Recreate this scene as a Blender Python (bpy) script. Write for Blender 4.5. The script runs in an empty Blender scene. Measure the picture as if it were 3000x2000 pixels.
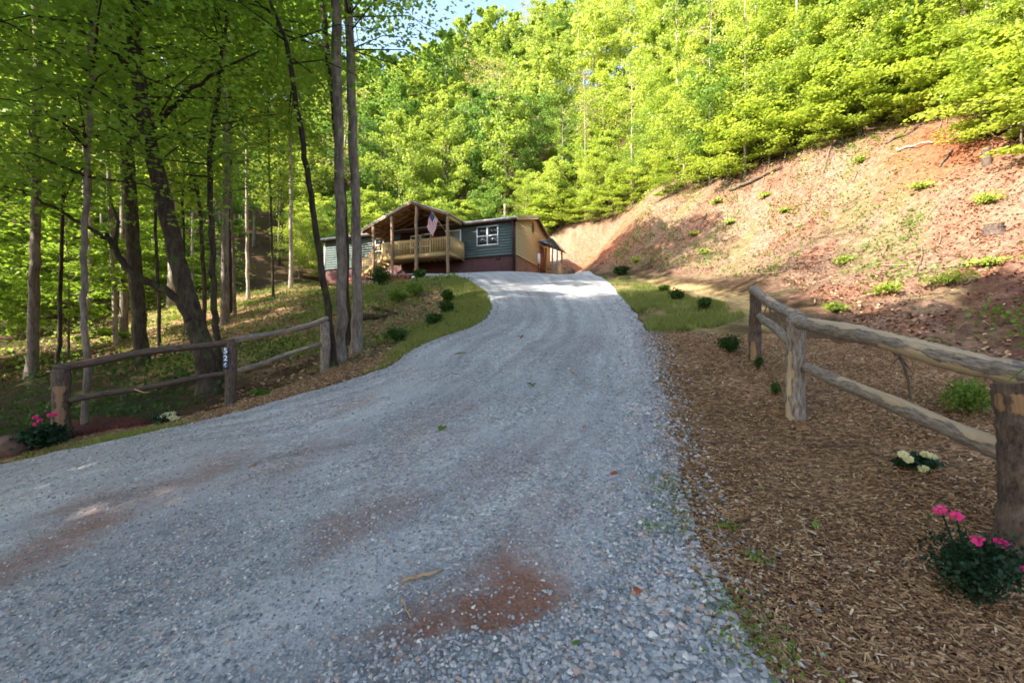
import bpy, math, random
import numpy as np
from mathutils import Vector, Matrix
R = math.radians
rnd = random.Random(7)
rng = np.random.default_rng(11)
scene = bpy.context.scene
col = scene.collection

# ------------------------------------------------------------------ camera, sky, sun, exposure
CAMZ, FP, HZ = 1.5, 1333.0, 1030.0
cam_d = bpy.data.cameras.new('camera'); cam = bpy.data.objects.new('camera', cam_d); col.objects.link(cam)
cam.location = (0, 0, CAMZ); cam.rotation_euler = (R(90), 0, 0)
cam_d.sensor_width = 36; cam_d.lens = 16; cam_d.shift_y = (HZ-1000)/3000; cam_d.clip_end = 1000; cam_d.clip_start = 0.05
scene.camera = cam
SUN_EL, SUN_AZ = 39.0, 243.0          # azimuth of the sun, clockwise from +Y
w = bpy.data.worlds.new('World'); scene.world = w; w.use_nodes = True
nt = w.node_tree; nt.nodes.clear()
sky = nt.nodes.new('ShaderNodeTexSky'); sky.sky_type = 'NISHITA'; sky.sun_disc = False
sky.sun_elevation = R(SUN_EL); sky.sun_rotation = R(SUN_AZ); sky.air_density = 1.0; sky.dust_density = 2.5
bg = nt.nodes.new('ShaderNodeBackground'); bg.inputs[1].default_value = 0.15
wo = nt.nodes.new('ShaderNodeOutputWorld')
nt.links.new(sky.outputs[0], bg.inputs[0]); nt.links.new(bg.outputs[0], wo.inputs[0])
sd = bpy.data.lights.new('sun', 'SUN'); sd.energy = 3.9; sd.angle = R(0.55); sd.color = (1.0, 0.92, 0.80)
so = bpy.data.objects.new('sun', sd); col.objects.link(so)
tos = Vector((math.sin(R(SUN_AZ))*math.cos(R(SUN_EL)), math.cos(R(SUN_AZ))*math.cos(R(SUN_EL)), math.sin(R(SUN_EL))))
so.rotation_euler = tos.to_track_quat('Z', 'Y').to_euler(); so.location = tos*80
scene.view_settings.view_transform = 'Standard'; scene.view_settings.look = 'None'
scene.view_settings.exposure = 2.2; scene.view_settings.gamma = 1.0
scene.cycles.max_bounces = 10; scene.cycles.diffuse_bounces = 8; scene.cycles.transmission_bounces = 4
scene.cycles.glossy_bounces = 2; scene.cycles.use_denoising = True
scene.cycles.caustics_reflective = False; scene.cycles.caustics_refractive = False
scene.cycles.filter_width = 1.7

# ------------------------------------------------------------------ helpers
def W(u, v, Y):
    return Vector(((u-1500)/FP*Y, Y, CAMZ+(HZ-v)/FP*Y))

def tag(o, label=None, cat=None, group=None, kind=None):
    if label: o['label'] = label
    if cat: o['category'] = cat
    if group: o['group'] = group
    if kind: o['kind'] = kind
    return o

def empty(name, loc=(0,0,0), rz=0.0, parent=None):
    o = bpy.data.objects.new(name, None); o.empty_display_size = 0.2
    o.location = loc; o.rotation_euler = (0, 0, rz); col.objects.link(o)
    if parent: o.parent = parent
    return o

def raw_mesh(name, V, F, mat=None, smooth=False, attrs=None):
    """V (n,3); F (m,k) int array, or list of such arrays."""
    me = bpy.data.meshes.new(name)
    V = np.ascontiguousarray(V, dtype=np.float32)
    Fs = F if isinstance(F, list) else [F]
    Fs = [np.asarray(f, dtype=np.int32) for f in Fs if len(f)]
    me.vertices.add(len(V)); me.vertices.foreach_set('co', V.ravel())
    nl = sum(f.size for f in Fs); nf = sum(len(f) for f in Fs)
    me.loops.add(nl); me.loops.foreach_set('vertex_index', np.concatenate([f.ravel() for f in Fs]))
    tot = np.concatenate([np.full(len(f), f.shape[1], np.int32) for f in Fs])
    st = np.zeros(nf, np.int32); st[1:] = np.cumsum(tot)[:-1]
    me.polygons.add(nf); me.polygons.foreach_set('loop_start', st)
    try: me.polygons.foreach_set('loop_total', tot)
    except Exception: pass
    if smooth: me.polygons.foreach_set('use_smooth', np.ones(nf, bool))
    me.update(calc_edges=True)
    for an, (dom, typ, arr) in (attrs or {}).items():
        a = me.attributes.new(an, typ, dom)
        arr = np.ascontiguousarray(arr, np.float32)
        a.data.foreach_set('color' if typ == 'FLOAT_COLOR' else ('vector' if typ == 'FLOAT_VECTOR' else 'value'), arr.ravel())
    if mat: me.materials.append(mat)
    return me

def link(name, me, parent=None, loc=None):
    o = bpy.data.objects.new(name, me); col.objects.link(o)
    if parent: o.parent = parent
    if loc is not None: o.location = loc
    return o

class MB:
    """collects boxes and tubes, becomes one mesh"""
    def __init__(s): s.v = []; s.q = []; s.t = []; s.n = 0; s.a = []
    def add(s, V, Q=None, T=None, a=0.0):
        V = np.asarray(V, float)
        if Q is not None and len(Q): s.q.append(np.asarray(Q)+s.n)
        if T is not None and len(T): s.t.append(np.asarray(T)+s.n)
        s.v.append(V); s.n += len(V)
        s.a.append(np.broadcast_to(np.asarray(a, float), (len(V),)))
    def box(s, x0, x1, y0, y1, z0, z1):
        V = [(x0,y0,z0),(x1,y0,z0),(x1,y1,z0),(x0,y1,z0),(x0,y0,z1),(x1,y0,z1),(x1,y1,z1),(x0,y1,z1)]
        s.add(V, [(0,3,2,1),(4,5,6,7),(0,1,5,4),(1,2,6,5),(2,3,7,6),(3,0,4,7)])
    def beam(s, p0, p1, wd, ht):
        p0 = Vector(p0); p1 = Vector(p1); d = (p1-p0).normalized()
        up = Vector((0,0,1)) if abs(d.z) < .95 else Vector((1,0,0))
        sx = d.cross(up).normalized()*wd/2; sz = sx.cross(d).normalized()*ht/2
        V = [p+a*sx+b*sz for p in (p0, p1) for a, b in ((-1,-1),(1,-1),(1,1),(-1,1))]
        s.add(V, [(0,1,2,3),(7,6,5,4),(0,4,5,1),(1,5,6,2),(2,6,7,3),(3,7,4,0)])
    def prism(s, poly, axis, a0, a1):
        """poly 2D points; extruded along axis 'x' (poly=(y,z)) or 'y' (poly=(x,z))"""
        n = len(poly)
        f = (lambda p, a: (a, p[0], p[1])) if axis == 'x' else (lambda p, a: (p[0], a, p[1]))
        V = [f(p, a0) for p in poly]+[f(p, a1) for p in poly]
        base = s.n; s.add(V, [(i, (i+1) % n, n+(i+1) % n, n+i) for i in range(n)])
        T = [(0, i+1, i+2) for i in range(n-2)]+[(n, n+i+2, n+i+1) for i in range(n-2)]
        s.t.append(np.asarray(T)+base)
    def tube(s, pts, rad, seg=8, seed=0, rough=0.0, cap=True, a=0.0):
        pts = np.array([tuple(p) for p in pts], float); n = len(pts)
        rad = np.broadcast_to(np.asarray(rad, float), (n,))
        T = np.gradient(pts, axis=0); T /= np.linalg.norm(T, axis=1)[:, None]+1e-9
        ref = np.array([0.0, 0, 1]) if abs(T[:, 2]).mean() < .8 else np.array([1.0, 0, 0])
        S = np.cross(T, ref); S /= np.linalg.norm(S, axis=1)[:, None]+1e-9
        U = np.cross(S, T)
        an = np.arange(seg)/seg*2*np.pi
        rr = rad[:, None]*np.ones(seg)
        if rough:
            g = np.random.default_rng(seed)
            base = g.normal(size=(n, seg)); base = (base+np.roll(base, 1, 1))/2
            rr = rr*(1+rough*base)
        V = pts[:, None]+rr[..., None]*(np.cos(an)[None, :, None]*S[:, None]+np.sin(an)[None, :, None]*U[:, None])
        V = V.reshape(-1, 3)
        i = np.arange(n-1)[:, None]*seg; j = np.arange(seg)[None]; j2 = (j+1) % seg
        Q = np.stack([i+j, i+seg+j, i+seg+j2, i+j2], -1).reshape(-1, 4)
        av = np.asarray(a, float)
        base = s.n
        s.add(V, Q, a=av if av.ndim == 0 else av.ravel())
        if cap:
            c = []
            for e, sgn in ((0, 1), (n-1, -1)):
                ring = base+e*seg+np.arange(seg)
                cid = s.n; s.v.append(pts[e][None]); s.n += 1; s.a.append(np.ones(1)*2)
                for k in range(seg):
                    aa, bb = ring[k], ring[(k+1) % seg]
                    c.append((cid, aa, bb) if sgn > 0 else (cid, bb, aa))
            s.t.append(np.array(c))
    def mesh(s, name, mat, smooth=False, attr=None):
        V = np.concatenate(s.v); F = []
        if s.q: F.append(np.concatenate(s.q))
        if s.t: F.append(np.concatenate(s.t))
        at = {attr: ('POINT', 'FLOAT', np.concatenate(s.a))} if attr else None
        return raw_mesh(name, V, F, mat, smooth, at)
    def build(s, name, mat, parent=None, smooth=False, attr=None):
        return link(name, s.mesh(name, mat, smooth, attr), parent)

def box(name, x0, x1, y0, y1, z0, z1, mat, parent=None):
    m = MB(); m.box(x0, x1, y0, y1, z0, z1); return m.build(name, mat, parent)

# smooth pseudo noise on the plane, numpy
def mknoise(seed, freqs, n=7):
    g = np.random.default_rng(seed); P = []
    for f, a in freqs:
        for _ in range(n):
            th = g.uniform(0, 2*np.pi); ff = f*g.uniform(.6, 1.5)
            P.append((ff*np.cos(th), ff*np.sin(th), g.uniform(0, 6.28), a/math.sqrt(n)))
    def fn(x, y):
        r = np.zeros(np.broadcast(x, y).shape)
        for a, b, c, d in P: r = r+d*np.sin(a*x+b*y+c)
        return r
    return fn
nz_lo = mknoise(1, [(.5, .6), (1.3, .5)])
nz_hi = mknoise(2, [(2.5, .6), (6, .5), (13, .35)])
nz_g = mknoise(8, [(.7, .8), (1.5, .4)]); nz_l = mknoise(9, [(5, .6), (11, .6), (20, .4)])
nz_c = mknoise(5, [(.8, .7), (2.4, .6), (6, .4)])

# ------------------------------------------------------------------ terrain function (thin plate spline through surveyed points)
CT = [
 # driveway
 (0,0,0),(0,2,.18),(.3,3.5,.48),(0,5,.85),(.5,7,1.34),(1,10,2.07),(1,13,2.81),(1,16,3.54),(1.2,20,4.52),(1.2,24,5.5),(1,28,6.38),(1,31,6.86),
 (4.6,31,6.75),(4.0,33,6.95),(3,20,4.55),(3.6,24,5.5),(4.5,28,6.4),(2.8,10,2.12),(2.0,2,.3),
 # right verge and fence posts
 (2.75,2.45,.29),(2.99,4.8,.80),(3.46,6.5,1.38),(4.9,4.5,.93),(3.6,3,.45),(3,0,0),(8,-2,.3),
 # left edge of the drive, fence
 (-3.75,9.1,1.14),(-4.6,7.5,.67),(-6.65,6.7,.23),(-3.6,5.6,.66),(-6.6,5.9,.07),(-2.87,6.3,.93),(-1.98,7.5,1.29),(-1.7,8.2,1.57),(-.76,10.5,2.16),
 (-.54,12.3,2.62),(-.84,15.5,3.48),(-2,20,4.55),(-2.7,23.5,5.42),(-3,3,.15),(-6,3,-.25),(-10,5,-.45),(-3,0,-.15),(-12,0,-.9),
 # left bank and hollow
 (-8,31.8,6.85),(-8.3,29.2,5.6),(-5,28.5,6.1),(-4.2,16,3.06),(-3.4,12,2.0),(-5.8,11,1.45),(-7.9,10.5,.95),(-9,10,.6),(-9.9,22,4.3),(-11.2,20,3.45),
 (-10.2,16,2.34),(-12.6,16,1.86),(-13,28,5.6),(-16.2,27,4.9),(-18.75,25,3.9),(-19.5,20,1.95),(-16.3,15,.94),(-11,10,.2),(-6.5,20,4.2),
 (-16,37,6.7),(-9,33,6.9),(-5,31.5,6.88),(0,31,6.88),(0,34,7.05),(4,34,7.1),(5.5,38,7.5),(-8,44,8),(-18,44,7.6),
 # right: verge lawn and foot of the hill
 (4.5,15,3.25),(7.0,16,3.5),(7.3,20,4.55),(5.9,22,5.0),(5.6,25.5,5.9),(5.4,12,2.6),(6.1,9,1.75),(5.85,6.5,1.16),
 (9.6,16,4.3),(9.9,11,3.0),(9.8,9,2.4),(12.9,11.5,4.35),(13.5,15,5.8),(12.8,19,6.9),(10.35,23,7.2),(7.5,27,7.6),(6.6,34,8.9),
 (18.2,18,10.95),(15.75,21,11.4),(13.5,24,11),(10.8,28,11),(8.4,33,11.4),(6,42,12.2),(15.75,14,7.6),(22,12,11),(12,4,2.4),(20,4,6),
 # surroundings
 (30,20,26),(25,35,27),(14,50,24),(10,70,40),(-8,56,14),(-16,50,10.5),(-10,66,24),(-10,84,40),(-10,105,58),(20,85,52),(40,50,50),(60,20,50),(60,60,62),(40,0,28),
 (20,-6,4),(-30,42,8),(-42,30,4),(-30,20,1.6),(-25,10,0),(-40,10,0),(-62,30,9),(-50,60,22),(-70,75,36),(-60,0,2),(-85,20,14),(-30,62,19),(-40,95,48),
 (-20,-10,-1.3),(0,-10,-.8),(0,-30,-1.5),(22,-20,4),(40,-30,10),(-40,-30,0),(70,-30,28),(-85,-30,8),(65,105,85),(0,130,66),(-85,115,55),
 (110,20,60),(-130,20,20),(0,-60,0),(0,160,75),(110,110,90),(-120,130,60)]
CT = np.array(CT, float)
def _tps(cp, lam=0.02):
    n = len(cp); d = np.linalg.norm(cp[:, None, :2]-cp[None, :, :2], axis=2)
    K = np.where(d > 0, d*d*np.log(d+1e-12), 0)+lam*np.eye(n)
    P = np.c_[np.ones(n), cp[:, :2]]
    A = np.zeros((n+3, n+3)); A[:n, :n] = K; A[:n, n:] = P; A[n:, :n] = P.T
    return np.linalg.solve(A, np.r_[cp[:, 2], 0, 0, 0])
_wt = _tps(CT)
def H0(x, y):
    x = np.asarray(x, float); y = np.asarray(y, float); sh = x.shape
    x = x.ravel(); y = y.ravel(); out = np.empty(len(x)); n = len(CT)
    for i in range(0, len(x), 20000):
        a = x[i:i+20000]; b = y[i:i+20000]
        d2 = (a[:, None]-CT[None, :, 0])**2+(b[:, None]-CT[None, :, 1])**2
        out[i:i+20000] = (0.5*d2*np.log(d2+1e-12))@_wt[:n]+_wt[n]+_wt[n+1]*a+_wt[n+2]*b
    return out.reshape(sh)
def in_poly(x, y, poly):
    x = np.asarray(x, float); y = np.asarray(y, float); r = np.zeros(x.shape, bool); n = len(poly)
    for i in range(n):
        x0, y0 = poly[i]; x1, y1 = poly[(i+1) % n]
        if y0 == y1: continue
        c = ((y0 > y) != (y1 > y)) & (x < (x1-x0)*(y-y0)/(y1-y0)+x0)
        r ^= c
    return r
def seg_dist(x, y, poly, closed=True):
    d = np.full(np.shape(x), 1e9); n = len(poly)
    for i in range(n if closed else n-1):
        x0, y0 = poly[i]; x1, y1 = poly[(i+1) % n]
        dx, dy = x1-x0, y1-y0; L = dx*dx+dy*dy+1e-12
        t = np.clip(((x-x0)*dx+(y-y0)*dy)/L, 0, 1)
        d = np.minimum(d, np.hypot(x-x0-t*dx, y-y0-t*dy))
    return d
_YS = np.concatenate([np.arange(1.2, 12, .04), np.arange(12, 45, .12), np.arange(45, 110, .5)])
def P0(u, v):
    """ground point seen at a photograph pixel"""
    X = (u-1500)/FP*_YS; Z = CAMZ+(HZ-v)/FP*_YS; h = H0(X, _YS)
    k = np.where(Z <= h)[0]
    if len(k) == 0: return None
    k = max(k[0], 1); a = Z[k-1]-h[k-1]; b = h[k]-Z[k]; t = a/(a+b+1e-9)
    Y = _YS[k-1]+(_YS[k]-_YS[k-1])*t
    return ((u-1500)/FP*Y, Y)
# driveway outline
DL = [P0(u, v) for u, v in ((0,1362),(330,1292),(638,1224),(893,1154),(1148,1071),(1224,1018),(1403,948),(1440,908),(1434,880),(1412,845),(1365,818))]
DR = [P0(u, v) for u, v in ((2250,1995),(2150,1800),(2050,1600),(1990,1400),(1960,1250),(1930,1080),(1885,960),(1835,885),(1800,845),(1768,815))]
DL = [(-40, -3), (-18, 2.2), (-11, 4.6)]+DL+[(-3.2, 24.5), (-4.5, 28), (-8.8, 30.6), (-9.0, 33.2)]
DR = [(2.6, -3), (1.6, 1.0)]+DR+[(4.5, 25.5), (4.7, 28.5), (4.2, 31), (3.4, 33)]
DRIVE = DL+DR[::-1]
def smooth_poly(P, k=5):
    P = np.array(P, float); out = []
    n = len(P)
    for i in range(n-1):
        p0 = P[max(i-1, 0)]; p1 = P[i]; p2 = P[i+1]; p3 = P[min(i+2, n-1)]
        for t in np.linspace(0, 1, k, endpoint=False):
            out.append(.5*((2*p1)+(-p0+p2)*t+(2*p0-5*p1+4*p2-p3)*t*t+(-p0+3*p1-3*p2+p3)*t**3))
    out.append(P[-1]); return np.array(out)

TL = [P0(*p) for p in ((1600,690),(1700,652),(1850,608),(2000,575),(2120,538),(2250,497),(2400,435),(2500,398),(2620,372),(2750,338),(2850,335),(2985,385),(3150,430))]
hill_poly_old = [(5.2,41),(3.0,45),(8,50),(20,34),(30,20),(34,8),(24,-4),(6.5,-2),(6.0,3),(6.6,6.5),(7.2,9),(8.4,13),(9.2,16.5),(8.6,20),(6.9,24.5),(5.6,28),(5.6,34)]
TL = [(3.2,45)]+TL+[(TL[-1][0]+6, TL[-1][1]-4)]
hill_poly = TL+[(34,-2),(24,-4),(6.5,-2),(6.0,3),(6.6,6.5),(7.2,9),(8.4,13),(9.2,16.5),(8.6,20),(6.9,24.5),(5.6,28),(5.6,34),(3.6,41)]
# the hillside is lumpy, everything else nearly smooth
def rough_mask(x, y):
    d = seg_dist(x, y, DRIVE); ins = in_poly(x, y, DRIVE)
    m = np.clip((d-.3)/3, 0, 1); m[ins] = 0
    return m
def H(x, y):
    x = np.atleast_1d(np.asarray(x, float)); y = np.atleast_1d(np.asarray(y, float))
    m = rough_mask(x, y)
    hd = seg_dist(x, y, hill_poly); hm = np.where(in_poly(x, y, hill_poly), np.clip(hd/1.2, 0, 1), 0)
    gul = np.abs(nz_g(x*.8+y*.35, (y-x*.35)*2.2)); lump = nz_l(x, y)
    return H0(x, y)+m*(.09*nz_lo(x, y)+.035*nz_hi(x, y))+.006*nz_hi(x, y)-hm*.16*np.clip(.55-gul, 0, 1)+hm*.065*lump
def hz(x, y): return float(H(x, y)[0])
def G(u, v):
    p = P0(u, v); return Vector((p[0], p[1], hz(*p)))

# ------------------------------------------------------------------ materials
def new_mat(name):
    m = bpy.data.materials.new(name); m.use_nodes = True
    n = m.node_tree.nodes; n.clear(); return m, n, m.node_tree.links
def ramp(n, stops):
    r = n.new('ShaderNodeValToRGB'); e = r.color_ramp.elements
    while len(e) < len(stops): e.new(.5)
    for i, (p, c) in enumerate(stops): e[i].position = p; e[i].color = (*c, 1)
    return r
def noise(n, l, scale, detail=5, rough=.6, vec=None):
    t = n.new('ShaderNodeTexNoise'); t.inputs['Scale'].default_value = scale
    t.inputs['Detail'].default_value = detail; t.inputs['Roughness'].default_value = rough
    if vec is not None: l.new(vec, t.inputs['Vector'])
    return t
def mixc(n, l, fac, a, b, mode='MIX'):
    m = n.new('ShaderNodeMix'); m.data_type = 'RGBA'; m.blend_type = mode
    for sock, val in ((m.inputs[0], fac), (m.inputs[6], a), (m.inputs[7], b)):
        if isinstance(val, (int, float)): sock.default_value = val
        elif isinstance(val, tuple): sock.default_value = (*val, 1)
        else: l.new(val, sock)
    return m.outputs[2]
def mathn(n, l, op, a, b=0.0, clamp=False):
    m = n.new('ShaderNodeMath'); m.operation = op; m.use_clamp = clamp
    for s_, v in ((m.inputs[0], a), (m.inputs[1], b)):
        if isinstance(v, (int, float)): s_.default_value = v
        else: l.new(v, s_)
    return m.outputs[0]
def finish(m, n, l, colr, rough=.85, bump=None, bs=.4, bd=.02, spec=.3, metal=0.0):
    b = n.new('ShaderNodeBsdfPrincipled'); o = n.new('ShaderNodeOutputMaterial')
    if isinstance(colr, tuple): b.inputs['Base Color'].default_value = (*colr, 1)
    else: l.new(colr, b.inputs['Base Color'])
    if isinstance(rough, (int, float)): b.inputs['Roughness'].default_value = rough
    else: l.new(rough, b.inputs['Roughness'])
    b.inputs['Specular IOR Level'].default_value = spec; b.inputs['Metallic'].default_value = metal
    if bump is not None:
        bp = n.new('ShaderNodeBump'); bp.inputs['Strength'].default_value = bs; bp.inputs['Distance'].default_value = bd
        l.new(bump, bp.inputs['Height']); l.new(bp.outputs[0], b.inputs['Normal'])
    l.new(b.outputs[0], o.inputs[0]); return b

def mat_simple(name, c, rough=.7, var=.12, scale=6, bs=.15, metal=0, spec=.3, grain=None, rand=.0):
    m, n, l = new_mat(name)
    tc = n.new('ShaderNodeTexCoord'); vec = tc.outputs['Object']
    if grain:
        mp = n.new('ShaderNodeMapping'); mp.inputs['Scale'].default_value = grain; l.new(vec, mp.inputs[0]); vec = mp.outputs[0]
    t = noise(n, l, scale, 6, .65, vec)
    a = tuple(max(0, x*(1-var)) for x in c); b = tuple(min(1, x*(1+var)) for x in c)
    r = ramp(n, [(.3, a), (.7, b)]); l.new(t.outputs[0], r.inputs[0])
    out = r.outputs[0]
    if rand:
        oi = n.new('ShaderNodeObjectInfo'); v = mathn(n, l, 'MULTIPLY_ADD', oi.outputs['Random'], rand)
        v.node.inputs[2].default_value = 1-rand/2
        hs = n.new('ShaderNodeHueSaturation'); l.new(v, hs.inputs['Value']); l.new(out, hs.inputs['Color']); out = hs.outputs[0]
    finish(m, n, l, out, rough, t.outputs[0], bs, .01, spec, metal); return m

def mat_bark(name, dark, light, scale=1.0, moss=None, patch=None):
    m, n, l = new_mat(name)
    tc = n.new('ShaderNodeTexCoord'); mp = n.new('ShaderNodeMapping')
    mp.inputs['Scale'].default_value = (1, 1, .22); l.new(tc.outputs['Object'], mp.inputs[0])
    t = noise(n, l, 22*scale, 8, .7, mp.outputs[0]); t2 = noise(n, l, 2.5, 4, .6, tc.outputs['Object'])
    r = ramp(n, [(.32, dark), (.62, light)]); l.new(t.outputs[0], r.inputs[0])
    r2 = ramp(n, [(.35, (.62, .6, .58)), (.68, (1.15, 1.12, 1.1))]); l.new(t2.outputs[0], r2.inputs[0])
    c = mixc(n, l, 1.0, r.outputs[0], r2.outputs[0], 'MULTIPLY')
    if moss:
        t3 = noise(n, l, 5, 5, .7, tc.outputs['Object']); r3 = ramp(n, [(.55, (0, 0, 0)), (.66, (1, 1, 1))]); l.new(t3.outputs[0], r3.inputs[0])
        c = mixc(n, l, r3.outputs[0], c, moss)
    oi = n.new('ShaderNodeObjectInfo'); v = mathn(n, l, 'MULTIPLY_ADD', oi.outputs['Random'], .4); v.node.inputs[2].default_value = .8
    hs = n.new('ShaderNodeHueSaturation'); l.new(v, hs.inputs['Value']); l.new(c, hs.inputs['Color']); c = hs.outputs[0]
    finish(m, n, l, c, .9, t.outputs[0], .9, .03, .15); return m

def mat_leaf(name, c0, c1, transl=.45, yellow=None):
    m, n, l = new_mat(name)
    at = n.new('ShaderNodeAttribute'); at.attribute_name = 'tint'
    oi = n.new('ShaderNodeObjectInfo')
    s_ = mathn(n, l, 'MULTIPLY_ADD', oi.outputs['Random'], .5); l.new(mathn(n, l, 'MULTIPLY', at.outputs['Fac'], .6), s_.node.inputs[2])
    r = ramp(n, [(0.0, c0), (1.0, c1)]); l.new(s_, r.inputs[0])
    d = n.new('ShaderNodeBsdfDiffuse'); t = n.new('ShaderNodeBsdfTranslucent'); mx = n.new('ShaderNodeMixShader')
    l.new(r.outputs[0], d.inputs[0])
    tcol = mixc(n, l, 1.0, r.outputs[0], (1.2, 1.2, .6), 'MULTIPLY'); l.new(tcol, t.inputs[0])
    mx.inputs[0].default_value = transl
    l.new(d.outputs[0], mx.inputs[1]); l.new(t.outputs[0], mx.inputs[2])
    g = n.new('ShaderNodeBsdfGlossy'); g.inputs['Roughness'].default_value = .45; g.inputs['Color'].default_value = (.8, .85, .9, 1)
    m2 = n.new('ShaderNodeMixShader'); m2.inputs[0].default_value = .015
    l.new(mx.outputs[0], m2.inputs[1]); l.new(g.outputs[0], m2.inputs[2])
    o = n.new('ShaderNodeOutputMaterial'); l.new(m2.outputs[0], o.inputs[0]); return m

def mat_instcol(name, stops, rough=.8, attr=None):
    """colour by instance (or by face attribute)"""
    m, n, l = new_mat(name)
    if attr:
        a = n.new('ShaderNodeAttribute'); a.attribute_name = attr; f = a.outputs['Fac']
    else:
        f = n.new('ShaderNodeObjectInfo').outputs['Random']
    r = ramp(n, stops); r.color_ramp.interpolation = 'LINEAR'; l.new(f, r.inputs[0])
    tc = n.new('ShaderNodeTexCoord'); t = noise(n, l, 60, 4, .7, tc.outputs['Object'])
    rr = ramp(n, [(.3, (.8, .8, .8)), (.7, (1.1, 1.1, 1.1))]); l.new(t.outputs[0], rr.inputs[0])
    c = mixc(n, l, 1.0, r.outputs[0], rr.outputs[0], 'MULTIPLY')
    finish(m, n, l, c, rough, t.outputs[0], .2, .004, .3); return m

M = {}
M['bark_grey'] = mat_bark('bark_grey', (.085, .066, .054), (.29, .25, .215), .8)
M['bark_dark'] = mat_bark('bark_dark', (.018, .014, .011), (.085, .065, .05), .7, moss=(.05, .08, .02))
M['bark_pale'] = mat_bark('bark_pale', (.16, .13, .10), (.48, .43, .36), 1.2)
M['bark_mid'] = mat_bark('bark_mid', (.05, .04, .03), (.21, .175, .14), 1.0)
M['leaf_far'] = mat_leaf('leaf_far', (.15, .24, .04), (.42, .49, .11), .5)
M['leaf_mid'] = mat_leaf('leaf_mid', (.20, .29, .045), (.47, .54, .12), .5)
M['leaf_near'] = mat_leaf('leaf_near', (.09, .19, .03), (.33, .47, .085), .55)
M['leaf_under'] = mat_leaf('leaf_under', (.10, .20, .03), (.32, .43, .08), .5)
M['leaf_deep'] = mat_leaf('leaf_deep', (.07, .15, .035), (.22, .34, .075), .45)
M['leaf_bud'] = mat_leaf('leaf_bud', (.24, .22, .08), (.46, .44, .17), .45)
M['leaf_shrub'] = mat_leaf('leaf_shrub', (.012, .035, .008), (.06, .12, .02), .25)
M['leaf_weed'] = mat_leaf('leaf_weed', (.06, .13, .02), (.17, .26, .04), .4)
M['leaf_rose'] = mat_leaf('leaf_rose', (.010, .028, .014), (.03, .07, .03), .2)
M['petal_pink'] = mat_leaf('petal_pink', (.62, .03, .22), (.85, .10, .38), .3)
M['petal_white'] = mat_leaf('petal_white', (.62, .62, .36), (.85, .82, .62), .3)
M['grass'] = mat_leaf('grass', (.09, .13, .03), (.28, .29, .09), .4)

def log_mat(name, dark, light, wood):
    m, n, l = new_mat(name)
    lc = n.new('ShaderNodeAttribute'); lc.attribute_name = 'logco'
    mp = n.new('ShaderNodeMapping'); mp.inputs['Scale'].default_value = (1.6, 1.6, 4.5); l.new(lc.outputs['Vector'], mp.inputs[0])
    t = noise(n, l, 2.6, 9, .72, mp.outputs[0])
    at = n.new('ShaderNodeAttribute'); at.attribute_name = 'peel'
    r = ramp(n, [(.33, dark), (.66, light)]); l.new(t.outputs[0], r.inputs[0])
    mp2 = n.new('ShaderNodeMapping'); mp2.inputs['Scale'].default_value = (3, 3, 1.1); l.new(lc.outputs['Vector'], mp2.inputs[0]); t2 = noise(n, l, 2, 7, .7, mp2.outputs[0]); r2 = ramp(n, [(.28, tuple(x*.38 for x in wood)), (.5, tuple(x*.8 for x in wood)), (.7, wood)]); l.new(t2.outputs[0], r2.inputs[0])
    f = mathn(n, l, 'ADD', at.outputs['Fac'], mathn(n, l, 'MULTIPLY', mathn(n, l, 'SUBTRACT', t.outputs[0], .5), 1.7))
    rf = ramp(n, [(.42, (0, 0, 0)), (.58, (1, 1, 1))]); l.new(f, rf.inputs[0])
    c = mixc(n, l, rf.outputs[0], r.outputs[0], r2.outputs[0])
    hgt = mathn(n, l, 'SUBTRACT', t.outputs[0], mathn(n, l, 'MULTIPLY', rf.outputs[0], .9))
    finish(m, n, l, c, .85, hgt, .8, .012, .2); return m
M['log'] = log_mat('log', (.06, .045, .036), (.36, .305, .255), (.52, .40, .26))
M['log_dark'] = log_mat('log_dark', (.025, .017, .013), (.17, .125, .10), (.34, .21, .12))
M['lumber'] = mat_simple('lumber', (.43, .30, .13), .65, .18, 9, .1, grain=(1, 1, 1), rand=.25)
M['lumber_dark'] = mat_simple('lumber_dark', (.22, .12, .06), .7, .3, 5, .1, rand=.35)
M['post_wood'] = mat_simple('post_wood', (.25, .165, .105), .75, .35, 9, .3, grain=(1, 1, .3))
M['siding_green'] = mat_simple('siding_green', (.088, .118, .112), .55, .05, 3, .05, rand=.05)
M['siding_tan'] = mat_simple('siding_tan', (.42, .34, .18), .55, .05, 3, .05, rand=.04)
M['maroon'] = mat_simple('maroon', (.045, .018, .014), .6, .1, 3, .05)
M['foundation'] = mat_simple('foundation', (.075, .030, .027), .75, .18, 4, .2)
M['foundation_side'] = mat_simple('foundation_side', (.17, .08, .048), .75, .35, 2.5, .2)
M['trim'] = mat_simple('trim', (.055, .028, .024), .5, .1, 4, .05)
M['white_trim'] = mat_simple('white_trim', (.74, .76, .76), .4, .03, 5, .02)
M['metal_roof'] = mat_simple('metal_roof', (.42, .46, .48), .32, .08, 2, .03, metal=.5)
M['dark_void'] = mat_simple('dark_void', (.02, .018, .015), .8)
M['red_brick'] = mat_simple('red_brick', (.20, .07, .04), .8, .35, 7, .4)
m, n, l = new_mat('glass'); b = finish(m, n, l, (.015, .02, .02), .04, spec=.8); M['glass'] = m
m, n, l = new_mat('curtain_door'); finish(m, n, l, (.20, .20, .15), .5); M['door'] = m
M['clay'] = mat_simple('clay', (.27, .07, .03), .9, .3, 30, .6)
M['stone'] = mat_simple('stone', (.26, .25, .235), .85, .25, 9, .5)
M['stone_dark'] = mat_simple('stone_dark', (.10, .06, .045), .9, .3, 5, .6)
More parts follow.
